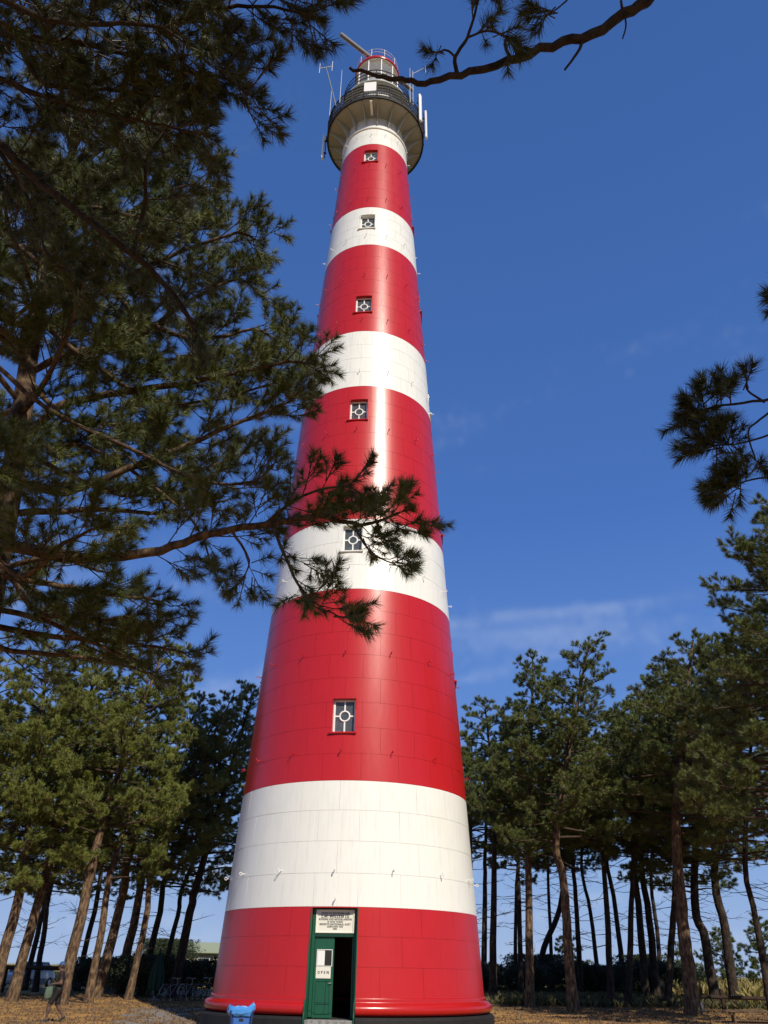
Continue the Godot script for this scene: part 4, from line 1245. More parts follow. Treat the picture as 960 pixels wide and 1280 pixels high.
func shrub(label: String, at: Vector3, r: float, h: float, seed_: int, clump: ArrayMesh, tint := Color.WHITE) -> void:
	rng.seed = seed_
	var t := thing("shrub", label, "shrub", at, "low shrubs under the pines")
	var st := Buf.new()
	var xf := []
	var col := []
	var tips := []
	for k in 9:
		var a := rng.randf() * TAU
		var o := Vector3(sin(a), 0, cos(a)) * r * rng.randf_range(0.2, 0.85)
		var p := Vector3(o.x, h * rng.randf_range(0.55, 0.95), o.z)
		st.tube([Vector3(o.x * 0.2, -0.05, o.z * 0.2), Vector3(o.x * 0.55, p.y * 0.55, o.z * 0.55), p], [0.03, 0.02, 0.008], 4, false)
		tips.append(p)
	part("stems", st.mesh(M["twig bark"]), t)
	for k in int(520.0 * r * h):
		var q: Vector3 = tips[rng.randi() % tips.size()]
		var o := q + Vector3(rng.randfn(0, 0.32) * r, rng.randfn(0, 0.22) * h, rng.randfn(0, 0.32) * r)
		o.y = clampf(o.y, 0.06, h * 1.12)
		xf.append(along(Vector3(rng.randf_range(-1, 1), rng.randf_range(0.2, 1), rng.randf_range(-1, 1)), o, rng.randf() * TAU, rng.randf_range(0.8, 1.4)))
		var g := rng.randf_range(0.6, 1.0)
		col.append(Color(g * tint.r, g * tint.g, g * tint.b))
	copies("foliage", clump, xf, col, t)

func grass_tuft(seed_: int) -> ArrayMesh:
	var r := RandomNumberGenerator.new()
	r.seed = seed_
	var b := Buf.new()
	for k in 22:
		var a := r.randf() * TAU
		var o := Vector3(sin(a), 0, cos(a))
		var p := o * r.randf_range(0.0, 0.13)
		var s := Vector3(cos(a * 3.0), 0, sin(a * 3.0)) * 0.006
		var l := r.randf_range(0.35, 0.75)
		var m := p + o * l * 0.15 + Vector3(0, l * 0.6, 0)
		var e := p + o * l * r.randf_range(0.3, 0.6) + Vector3(0, l * r.randf_range(0.75, 1.0), 0)
		var g := r.randf_range(0.7, 1.0)
		b.col = Color(g, g, g)
		b.tri(p - s, p + s, m)
		b.tri(p + s * 0.6, m + s * 0.5, e)
	return b.mesh(M["blades"])

func build_low_plants() -> void:
	var clump := leaf_clump(3)
	var spots := [
		["dark hedge shrub behind the dark thick pine on the left", -16.4, -54.0, 1.5, 1.5], ["dark hedge shrub, middle of the left hedge", -14.2, -52.5, 1.5, 1.6], ["dark hedge shrub between the bicycles and the slim grey pine", -12.4, -50.8, 1.4, 1.7],
		["dark hedge shrub behind the bicycles", -10.6, -51.2, 1.4, 1.5], ["dark hedge shrub next to the lighthouse behind the bicycles", -8.6, -51.6, 1.5, 1.6], ["rounded sunlit bush in front of the pale building", -20.5, -88.0, 2.2, 3.0],
		["dark low shrub right behind the lighthouse's right foot", 7.0, -56.0, 1.5, 1.5], ["dark low shrub behind the straight brown trunk", 9.6, -57.0, 1.7, 1.4], ["dark low shrub between the brown and the pale curved trunk", 12.2, -57.5, 1.6, 1.6],
		["dark low shrub behind the pale curved trunk", 14.6, -56.8, 1.6, 1.5], ["dark low shrub, middle of the right grove", 17.0, -57.6, 1.7, 1.7], ["dark low shrub behind the grey pine in the right grove", 19.4, -57.2, 1.6, 1.5],
		["tall dark shrub far behind the brown trunk", 11.0, -63.0, 1.8, 2.0], ["tall dark shrub far behind the middle of the right grove", 18.5, -64.0, 1.9, 2.1]]
	for k in spots.size():
		var s: Array = spots[k]
		shrub(s[0], Vector3(s[1], ground_height(s[1], s[2]), s[2]), s[3], s[4], 400 + k, clump, Color(0.8, 0.85, 0.8) if s[4] < 2.5 else Color(1, 1, 0.8))
	# young pines in the sunny dune on the right
	var young := [["bushy young pine in the sunny grass at the right edge", 26.9, -62.0, 4.6, 2.0], ["young pine right of the smooth dark trunk", 24.3, -63.0, 4.0, 1.8], ["small young pine left of the smooth dark trunk", 22.0, -66.0, 3.2, 1.3], ["small young pine seen through the right grove", 14.8, -70.0, 3.6, 1.5]]
	for k in young.size():
		var s: Array = young[k]
		var g := ground_height(s[1], s[2])
		pine("young_pine", s[0], "young pines in the dune grass", 0.07, s[4], 0.4, [Vector3(s[1], g, s[2]), Vector3(s[1] + 0.05, g + 0.5, s[2]), Vector3(s[1] + 0.1, g + s[3], s[2])], 300 + k, M["shade toned bark"], 1.3, 0, 1.35)
	var blade := grass_tuft(4)
	var xf := []
	var col := []
	rng.seed = 77
	for k in 9000:
		var x := rng.randf_range(17.5, 58.0)
		var z := -rng.randf_range(48.0, 92.0)
		if absf(z + 50.5 + (x - 25.0) * 0.12) < 1.6:
			continue                                    # the road
		xf.append(along(Vector3(rng.randf_range(-0.3, 0.3), 1, rng.randf_range(-0.3, 0.3)), Vector3(x, ground_height(x, z), z), rng.randf() * TAU, rng.randf_range(0.8, 1.7)))
		var g := rng.randf_range(0.6, 1.0)
		col.append(Color(0.42 * g, 0.33 * g, 0.11 * g).lerp(Color(0.16 * g, 0.19 * g, 0.05 * g), 0.5 * rng.randf()))
	var dry := copies("dry_grass", blade, xf, col, self)
	dry.set_meta("label", "tall dry yellow dune grass behind the right pines")
	dry.set_meta("category", "grass")
	xf = []
	col = []
	for k in 7000:
		var x := rng.randf_range(4.0, 22.0)
		var z := -rng.randf_range(46.5, 64.0)
		if rng.randf() > (-z - 45.0) / 7.0:
			continue
		xf.append(along(Vector3(rng.randf_range(-0.4, 0.4), 1, rng.randf_range(-0.4, 0.4)), Vector3(x, ground_height(x, z), z), rng.randf() * TAU, rng.randf_range(0.35, 0.75)))
		var g := rng.randf_range(0.5, 1.0)
		col.append(Color(0.10 * g, 0.11 * g, 0.04 * g).lerp(Color(0.34 * g, 0.27 * g, 0.11 * g), 0.5 * rng.randf()))
	var low := copies("undergrowth", blade, xf, col, self)
	low.set_meta("label", "rough grass growing under the pines right of the lighthouse")
	low.set_meta("category", "grass")
	xf = []
	col = []
	for k in 9000:
		var z := -rng.randf_range(70.0, 130.0)
		var x := rng.randf_range(-1.05, 0.1) * -z * 0.75
		xf.append(along(Vector3(rng.randf_range(-0.3, 0.3), 1, rng.randf_range(-0.3, 0.3)), Vector3(x, ground_height(x, z), z), rng.randf() * TAU, rng.randf_range(0.7, 1.5)))
		var g := rng.randf_range(0.65, 1.0)
		col.append(Color(0.44 * g, 0.36 * g, 0.13 * g).lerp(Color(0.18 * g, 0.2 * g, 0.06 * g), 0.4 * rng.randf()))
	var dune := copies("dune_grass", blade, xf, col, self)
	dune.set_meta("label", "pale yellow dune grass beyond the parked cars on the left")
	dune.set_meta("category", "grass")
	# litter: needles, cones and twigs on the ground
	var lt := Buf.new()
	rng.seed = 5
	for k in 14:
		var o := Vector3(rng.randf_range(-0.2, 0.2), 0.008, rng.randf_range(-0.2, 0.2))
		var d := Vector3(rng.randf_range(-1, 1), 0.1, rng.randf_range(-1, 1)).normalized() * 0.11
		var g := rng.randf_range(0.55, 1.0)
		lt.col = Color(0.42 * g, 0.25 * g, 0.10 * g)
		lt.tube([o, o + d], [0.005], 3, false)
	for k in 2:
		var o := Vector3(rng.randf_range(-0.2, 0.2), 0.0, rng.randf_range(-0.2, 0.2))
		lt.col = Color(0.13, 0.085, 0.05)
		lt.lathe([[0.0, 0.0], [0.022, 0.012], [0.026, 0.03], [0.012, 0.055], [0.0, 0.065]], 6, o)
	var lm := lt.mesh(M["blades"])
	xf = []
	col = []
	for k in 6000:
		var x := rng.randf_range(-24.0, 24.0)
		var z := -rng.randf_range(26.0, 52.0)
		if Vector2(x - TOWER_X, z - TOWER_Z).length() < 5.4:
			continue
		xf.append(Transform3D(Basis(Vector3.UP, rng.randf() * TAU), Vector3(x, ground_height(x, z), z)).scaled_local(Vector3.ONE * rng.randf_range(0.8, 1.4)))
		var g := rng.randf_range(0.6, 1.0)
		col.append(Color(g, g, g))
	var li := copies("needle_litter", lm, xf, col, self)
	li.set_meta("label", "brown fallen needles and cones scattered over the ground")
	li.set_meta("category", "litter")

# ---------------------------------------------------------------- smaller things
func grounded(x: float, z: float) -> Vector3:
	return Vector3(x, ground_height(x, z), z)

func car(label: String, at: Vector3, turn: float, paint: Color, tall := 1.0) -> void:
	var t := thing("parked_car", label, "car", at, "cars parked behind the left pines")
	t.rotation.y = deg_to_rad(turn)
	var m := StandardMaterial3D.new()
	m.albedo_color = paint
	m.roughness = 0.25
	m.clearcoat_enabled = true
	m.clearcoat = 0.6
	# cross-sections along the length (x): [x, bottom, waist, half width at the bottom, half width at the waist]
	var sec := [[-2.12, 0.42, 0.62, 0.66, 0.66], [-2.05, 0.28, 0.72, 0.78, 0.76], [-1.5, 0.22, 0.86, 0.85, 0.83], [-0.9, 0.20, 0.93, 0.87, 0.84], [0.9, 0.20, 0.96, 0.87, 0.84], [1.7, 0.22, 0.97, 0.86, 0.82], [2.05, 0.30, 0.88, 0.80, 0.76], [2.12, 0.45, 0.70, 0.68, 0.66]]
	var b := Buf.new()
	var prev := []
	for s in sec:
		var w: float = s[2] * lerpf(1.0, tall, 0.5)
		var ring := [Vector3(s[0], s[1], -s[3] * 0.9), Vector3(s[0], lerpf(s[1], w, 0.45), -s[3]), Vector3(s[0], w - 0.03, -s[4]), Vector3(s[0], w, -s[4] + 0.06), Vector3(s[0], w, s[4] - 0.06), Vector3(s[0], w - 0.03, s[4]), Vector3(s[0], lerpf(s[1], w, 0.45), s[3]), Vector3(s[0], s[1], s[3] * 0.9)]
		if prev.size():
			for k in 8:
				b.oquad(prev[k], prev[(k + 1) % 8], ring[(k + 1) % 8], ring[k], Vector3(s[0], 0.55, 0))
		else:
			for k in range(1, 7):
				b.otri(ring[0], ring[k], ring[k + 1], Vector3(0, 0.5, 0))
		prev = ring
	for k in range(1, 7):
		b.otri(prev[0], prev[k], prev[k + 1], Vector3(0, 0.5, 0))
	part("body", b.mesh(m), t)
	var y0 := 0.93 * lerpf(1.0, tall, 0.5)
	var y1 := 1.46 * tall
	var foot := [Vector3(-1.05, y0, 0.78), Vector3(1.75, y0, 0.76)]
	var head := [Vector3(-0.35, y1 - 0.03, 0.60), Vector3(1.25, y1 - 0.05, 0.58)]
	var gl := Buf.new()
	var roof := Buf.new()
	for e in [-1.0, 1.0]:
		gl.oquad(Vector3(foot[0].x, foot[0].y, foot[0].z * e), Vector3(foot[1].x, foot[1].y, foot[1].z * e), Vector3(head[1].x, head[1].y, head[1].z * e), Vector3(head[0].x, head[0].y, head[0].z * e), Vector3(0.4, 1.1, 0))
	gl.oquad(foot[0], Vector3(foot[0].x, foot[0].y, -foot[0].z), Vector3(head[0].x, head[0].y, -head[0].z), head[0], Vector3(0.4, 1.1, 0))
	gl.oquad(foot[1], Vector3(foot[1].x, foot[1].y, -foot[1].z), Vector3(head[1].x, head[1].y, -head[1].z), head[1], Vector3(0.4, 1.1, 0))
	part("windows", gl.mesh(M["car window"]), t)
	roof.cbox(Vector3(0.45, y1 - 0.02, 0), Vector3(1.72, 0.07, 1.24), 0.03)
	for e in [-1.0, 1.0]:
		roof.tube([Vector3(foot[0].x, foot[0].y, foot[0].z * e), Vector3(head[0].x, head[0].y, head[0].z * e)], [0.04], 5)
		roof.tube([Vector3(0.35, y0, 0.79 * e), Vector3(0.40, y1 - 0.04, 0.61 * e)], [0.035], 5)
		roof.tube([Vector3(foot[1].x, foot[1].y, foot[1].z * e), Vector3(head[1].x, head[1].y, head[1].z * e)], [0.05], 5)
	part("roof", roof.mesh(m), t)
	for x in [-1.32, 1.32]:
		for e in [-1.0, 1.0]:
			var w := Node3D.new()
			w.name = "wheel"
			w.position = Vector3(x, 0.32, 0.80 * e)
			t.add_child(w, true)
			var ty := Buf.new()
			var ring := []
			for q in 18:
				ring.append(Vector3(cos(TAU * q / 18.0) * 0.235, sin(TAU * q / 18.0) * 0.235, 0))
			ty.tube(ring, [0.088], 8, false, 0.0, true)
			part("tyre", ty.mesh(M["tyre"]), w)
			var rm := Buf.new()
			rm.tube([Vector3(0, 0, -0.06), Vector3(0, 0, 0.06)], [0.17], 12)
			part("rim", rm.mesh(M["rim"]), w)
	for e in [-1.0, 1.0]:
		var hl := Buf.new()
		hl.cbox(Vector3(-2.06, 0.66, 0.58 * e), Vector3(0.12, 0.13, 0.26), 0.03)
		part("headlight", hl.mesh(M["bright white"]), t)

func bicycle(label: String, at: Vector3, turn: float, paint: Color) -> void:
	var t := thing("bicycle", label, "bicycle", at, "bicycles parked left of the lighthouse")
	t.rotation.y = deg_to_rad(turn)
	var m := StandardMaterial3D.new()
	m.albedo_color = paint
	m.roughness = 0.35
	for x in [-0.54, 0.54]:
		var w := Node3D.new()
		w.name = "wheel"
		w.position = Vector3(x, 0.355, 0)
		t.add_child(w, true)
		var ring := []
		for q in 22:
			ring.append(Vector3(cos(TAU * q / 22.0) * 0.335, sin(TAU * q / 22.0) * 0.335, 0))
		var ty := Buf.new()
		ty.tube(ring, [0.02], 5, false, 0.0, true)
		part("tyre", ty.mesh(M["tyre"]), w)
		var sp := Buf.new()
		for q in 12:
			sp.tube([Vector3.ZERO, Vector3(cos(TAU * q / 12.0) * 0.33, sin(TAU * q / 12.0) * 0.33, 0)], [0.004], 3, false)
		part("spokes", sp.mesh(M["rim"]), w)
	var f := Buf.new()
	var bb := Vector3(-0.08, 0.30, 0)
	var seat := Vector3(-0.20, 0.80, 0)
	var headp := Vector3(0.36, 0.78, 0)
	for l in [[bb, seat], [bb, headp], [seat - Vector3(0, 0.12, 0), headp], [bb, Vector3(-0.54, 0.355, 0)], [seat - Vector3(0, 0.12, 0), Vector3(-0.54, 0.355, 0)], [headp + Vector3(-0.03, 0.12, 0), Vector3(0.54, 0.355, 0)]]:
		f.tube([l[0], l[1]], [0.018], 5)
	part("frame", f.mesh(m), t)
	var hb := Buf.new()
	hb.tube([Vector3(0.18, 1.02, -0.29), Vector3(0.30, 1.03, -0.2), Vector3(0.34, 1.0, 0), Vector3(0.30, 1.03, 0.2), Vector3(0.18, 1.02, 0.29)], [0.014], 5)
	hb.tube([headp, Vector3(0.34, 1.0, 0)], [0.015], 5)
	part("handlebar", hb.mesh(M["rim"]), t)
	var sa := Buf.new()
	sa.cbox(Vector3(-0.21, 0.93, 0), Vector3(0.26, 0.07, 0.17), 0.03)
	sa.tube([seat, Vector3(-0.21, 0.92, 0)], [0.014], 5)
	part("saddle", sa.mesh(M["tyre"]), t)
	var fe := Buf.new()
	for q in 6:
		var a0 := PI * (0.25 + 0.75 * q / 6.0)
		var a1 := PI * (0.25 + 0.75 * (q + 1) / 6.0)
		fe.cbox(Vector3(-0.54 + cos((a0 + a1) * 0.5) * 0.385, 0.355 + sin((a0 + a1) * 0.5) * 0.385, 0), Vector3(0.16, 0.012, 0.06), 0.003, Basis(Vector3.BACK, (a0 + a1) * 0.5 + PI / 2))
	fe.cbox(Vector3(-0.54, 0.76, 0), Vector3(0.38, 0.02, 0.12), 0.005)
	part("rear_carrier", fe.mesh(m), t)
	var ks := Buf.new()
	ks.tube([Vector3(-0.15, 0.31, 0.02), Vector3(-0.20, 0.0, 0.18)], [0.01], 4)
	part("kickstand", ks.mesh(M["rim"]), t)

func build_things() -> void:
	# parked cars
	car("silver-white car parked left of the person behind the trees", grounded(-22.6, -59.0), 82.0, lin(0.32, 0.33, 0.35))
	car("dark car with a pale blue windscreen between the tan trunks", grounded(-18.4, -57.5), 100.0, lin(0.05, 0.09, 0.20))
	car("tall dark car behind the thin tan leaning pine", grounded(-16.0, -60.0), 96.0, lin(0.035, 0.045, 0.055), 1.22)
	car("dark green car parked farthest left behind the trees", grounded(-27.5, -59.5), 88.0, lin(0.03, 0.06, 0.045))
	# log barrier between the trees and the cars
	var lb := thing("log_barrier", "dark wooden beam on posts in front of the parked cars", "barrier", grounded(-19.5, -52.5))
	for x in [-5.5, -1.9, 1.8]:
		var p := Buf.new()
		p.tube([Vector3(x, -0.2, 0), Vector3(x, 1.22, 0)], [0.10, 0.09], 8)
		part("post", p.mesh(M["dark wood"]), lb)
	var bm := Buf.new()
	bm.tube([Vector3(-6.0, 1.27, 0), Vector3(0, 1.29, 0.02), Vector3(2.3, 1.26, 0)], [0.12, 0.115, 0.10], 8, true, 0.04)
	part("beam", bm.mesh(M["dark wood"]), lb)
	var fb := thing("fallen_branch", "dead branch lying on the litter behind the person", "branch", grounded(-14.6, -43.2))
	var fbb := Buf.new()
	fbb.tube([Vector3(-1.2, 0.10, -0.2), Vector3(-0.4, 0.20, 0), Vector3(0.5, 0.10, 0.15), Vector3(1.4, 0.03, 0.2)], [0.02, 0.05, 0.035, 0.012], 6)
	part("stem", fbb.mesh(M["shade toned bark"]), fb)
	var fbt := Buf.new()
	fbt.tube([Vector3(-0.4, 0.2, 0), Vector3(-0.6, 0.45, 0.3), Vector3(-0.9, 0.5, 0.5)], [0.025, 0.014, 0.006], 5)
	fbt.tube([Vector3(0.3, 0.12, 0.1), Vector3(0.8, 0.22, -0.3), Vector3(1.2, 0.05, -0.5)], [0.025, 0.014, 0.006], 5)
	part("side_branches", fbt.mesh(M["shade toned bark"]), fb)
	# bicycles in the tower's shade
	bicycle("grey bicycle, left one of those standing by the lighthouse", grounded(-10.35, -46.4), 62.0, lin(0.16, 0.16, 0.17))
	bicycle("pale bicycle in the middle of the bicycles by the lighthouse", grounded(-9.6, -46.6), 70.0, lin(0.22, 0.22, 0.21))
	bicycle("dark bicycle closest to the lighthouse", grounded(-8.8, -46.9), 66.0, lin(0.04, 0.05, 0.10))
	bicycle("black bicycle behind the other bicycles by the lighthouse", grounded(-8.1, -47.6), 74.0, lin(0.02, 0.02, 0.02))
	# folded parasol
	var pa := thing("folded_parasol", "folded dark green parasol in the shade left of the bicycles", "parasol", grounded(-11.35, -47.0))
	var po := Buf.new()
	po.tube([Vector3(0, 0, 0), Vector3(0, 2.35, 0)], [0.025], 8)
	part("pole", po.mesh(M["dark wood"]), pa)
	var fo := Buf.new()
	fo.lathe([[0.28, 0.0], [0.28, 0.06], [0.06, 0.10], [0.04, 0.22]], 16)
	part("foot", fo.mesh(M["concrete"]), pa)
	var cl := Buf.new()
	var rows := [[0.45, 0.30], [0.7, 0.34], [1.1, 0.33], [1.5, 0.25], [1.85, 0.16], [2.15, 0.06], [2.3, 0.02]]
	for k in rows.size() - 1:
		for q in 32:
			var f := func(kk: int, qq: int) -> Vector3:
				var a := TAU * qq / 32.0
				var r: float = rows[kk][1] * (1.0 + 0.22 * cos(a * 8.0 + kk * 0.25))
				return Vector3(sin(a) * r, rows[kk][0], cos(a) * r)
			cl.oquad(f.call(k, q), f.call(k, q + 1), f.call(k + 1, q + 1), f.call(k + 1, q), Vector3(0, 1.2, 0))
	part("canopy", cl.mesh(M["parasol cloth"]), pa)
	# low building far behind
	var bd := thing("building", "low pale yellow building with a green roof far behind the bicycles", "building", grounded(-17.5, -97.0))
	bd.rotation.y = deg_to_rad(12.0)
	var wl := Buf.new()
	wl.cbox(Vector3(0, 1.1, 0), Vector3(11.0, 2.6, 6.0), 0.02)
	part("wall", wl.mesh(M["pale wall"]), bd)
	var rf := Buf.new()
	for e in [-1.0, 1.0]:
		rf.oquad(Vector3(-5.8, 2.38, 3.5 * e), Vector3(5.8, 2.38, 3.5 * e), Vector3(5.8, 3.35, 0), Vector3(-5.8, 3.35, 0), Vector3(0, 1.5, 0))
		rf.otri(Vector3(5.6 * e, 2.38, -3.4), Vector3(5.6 * e, 2.38, 3.4), Vector3(5.6 * e, 3.33, 0), Vector3(0, 2, 0))
		rf.cbox(Vector3(0, 2.34, 3.5 * e), Vector3(11.7, 0.16, 0.12), 0.01)
	part("roof", rf.mesh(M["roof green"]), bd)
	for x in [-3.6, -1.2, 1.4, 3.8]:
		var w := Buf.new()
		w.cbox(Vector3(x, 1.35, 3.02), Vector3(1.3, 1.1, 0.06), 0.01)
		var wf := part("window", w.mesh(M["bright white"]), bd)
		var g := Buf.new()
		g.cbox(Vector3(x, 1.35, 3.045), Vector3(1.1, 0.9, 0.03), 0.005)
		part("pane", g.mesh(M["car window"]), wf)
	# litter bin with a bag over its rim
	var bn := thing("litter_bin", "blue litter bin with a light blue bag over its rim", "bin", grounded(-3.18, -21.8))
	bn.rotation.y = deg_to_rad(14.0)
	var bb := Buf.new()
	for e in [[0.0, 0.84]]:
		var lo := 0.19
		var hi := 0.235
		var c8 := func(h: float, y: float) -> Array:
			return [Vector3(-h, y, -h + 0.05), Vector3(-h + 0.05, y, -h), Vector3(h - 0.05, y, -h), Vector3(h, y, -h + 0.05), Vector3(h, y, h - 0.05), Vector3(h - 0.05, y, h), Vector3(-h + 0.05, y, h), Vector3(-h, y, h - 0.05)]
		var a: Array = c8.call(lo, 0.02)
		var b2: Array = c8.call(hi, 0.84)
		for k in 8:
			bb.oquad(a[k], a[(k + 1) % 8], b2[(k + 1) % 8], b2[k], Vector3(0, 0.4, 0))
		for k in range(1, 7):
			bb.otri(a[0], a[k], a[k + 1], Vector3(0, 0.4, 0))
	part("body", bb.mesh(M["bin blue"]), bn)
	for e in [-1.0, 1.0]:
		var rb := Buf.new()
		rb.tube([Vector3(0.20 * e, 0.02, 0.20), Vector3(0.245 * e, 0.84, 0.245)], [0.03], 6)
		part("corner_rib", rb.mesh(M["bin dark blue"]), bn)
	var bg := Buf.new()
	var prof := [[0.93, 0.72, 1.08], [1.06, 0.78, 1.06], [1.04, 0.86, 1.02], [0.90, 0.90, 0.96], [0.80, 0.82, 0.9]]
	rng.seed = 9
	var nz := []
	for q in 30:
		nz.append(rng.randf_range(-0.03, 0.045))
	for k in prof.size() - 1:
		for q in 30:
			var f := func(kk: int, qq: int) -> Vector3:
				var a := TAU * (qq % 30) / 30.0
				var sq := 0.29 / maxf(absf(sin(a)), absf(cos(a)))
				var lump := 0.10 * exp(-pow(wrapf(a - 1.3, -PI, PI) * 1.6, 2.0)) + 0.05 * exp(-pow(wrapf(a + 1.5, -PI, PI) * 1.8, 2.0))
				var r: float = minf(sq, 0.34) * (prof[kk][0] + nz[(qq + kk * 7) % 30])
				var y: float = prof[kk][1] + nz[(qq * 3 + kk) % 30] * 0.45 + lump * (1.0 if kk > 0 else 0.4)
				return Vector3(sin(a) * r, y, cos(a) * r)
			bg.oquad(f.call(k, q), f.call(k, q + 1), f.call(k + 1, q + 1), f.call(k + 1, q), Vector3(0, 0.6, 0))
	part("bag", bg.mesh(M["bag blue"]), bn)
	var lg := Buf.new()
	lg.cbox(Vector3(0, 0.655, 0.236), Vector3(0.10, 0.05, 0.008), 0.002, Basis(Vector3.RIGHT, 0.055))
	part("slot", lg.mesh(M["dark inside"]), bn)
	# log rail on the right
	var fr := thing("log_rail", "dark log rail on posts behind the picnic table at the right edge", "fence", grounded(18.6, -44.5))
	for x in [-1.8, 1.6, 5.0]:
		var p := Buf.new()
		p.tube([Vector3(x, -0.2, 0), Vector3(x, 0.95 if x < 2.0 else 1.15, 0)], [0.11, 0.10], 8, true, 0.05)
		part("post", p.mesh(M["dark wood"]), fr)
	var rl := Buf.new()
	rl.tube([Vector3(-3.0, 0.62, 0.02), Vector3(1.0, 0.56, 0.1), Vector3(6.0, 0.50, 0.05)], [0.085, 0.085, 0.08], 8, true, 0.04)
	part("rail", rl.mesh(M["dark wood"]), fr)
	# picnic bench at the right edge
	var bt := thing("picnic_table", "weathered wooden picnic table at the lower right edge", "table", grounded(11.65, -28.3))
	bt.rotation.y = deg_to_rad(-14.0)
	for k in 4:
		var pl := Buf.new()
		pl.cbox(Vector3(0, 0.74, -0.27 + k * 0.18), Vector3(1.9, 0.045, 0.165), 0.006)
		part("tabletop_plank", pl.mesh(M["old wood"]), bt)
	for e in [-1.0, 1.0]:
		for k in 2:
			var se := Buf.new()
			se.cbox(Vector3(0, 0.44, e * (0.62 + 0.15 * k)), Vector3(1.9, 0.045, 0.14), 0.006)
			part("seat_plank", se.mesh(M["old wood"]), bt)
	for x in [-0.68, 0.68]:
		for e in [-1.0, 1.0]:
			var le := Buf.new()
			le.cbox(Vector3(x, 0.36, 0.40 * e), Vector3(0.06, 0.82, 0.12), 0.006, Basis(Vector3.RIGHT, -0.5 * e))
			part("leg", le.mesh(M["old wood"]), bt)
		var cb := Buf.new()
		cb.cbox(Vector3(x - 0.065, 0.385, 0), Vector3(0.06, 0.09, 1.6), 0.006)
		cb.cbox(Vector3(x - 0.065, 0.685, 0), Vector3(0.06, 0.07, 0.66), 0.006)
		part("cross_beam", cb.mesh(M["old wood"]), bt)
	var bo := thing("boulder", "pale boulder between the thick mottled trunk and its right neighbour", "stone", grounded(15.3, -43.8))
	var bs := Buf.new()
	var fn := FastNoiseLite.new()
	fn.seed = 2
	fn.frequency = 1.6
	var bp := []
	for r in 9:
		for q in 12:
			var a := PI * r / 8.0
			var o := Vector3(sin(a) * sin(TAU * q / 12.0), cos(a), sin(a) * cos(TAU * q / 12.0))
			bp.append(Vector3(0, 0.2, 0) + o * Vector3(0.30, 0.27, 0.26) * (1.0 + 0.35 * fn.get_noise_3dv(o)))
	for r in 8:
		for q in 12:
			bs.oquad(bp[r * 12 + q], bp[r * 12 + (q + 1) % 12], bp[(r + 1) * 12 + (q + 1) % 12], bp[(r + 1) * 12 + q], Vector3(0, 0.2, 0))
	part("stone", bs.mesh(M["concrete"]), bo)
	# asphalt road through the dune on the right
	var rd := Buf.new()
	var last := []
	for k in 20:
		var x := 18.5 + k * 3.0
		var z := -50.5 - (x - 25.0) * 0.12
		var row := []
		for e in [-1.4, 0.0, 1.4]:
			row.append(Vector3(x, ground_height(x, z + e) + 0.03, z + e))
		if last.size():
			for e in 2:
				rd.oquad(last[e], last[e + 1], row[e + 1], row[e], last[e] - Vector3(0, 5, 0))
		last = row
	setting("road", rd.mesh(M["concrete"]))

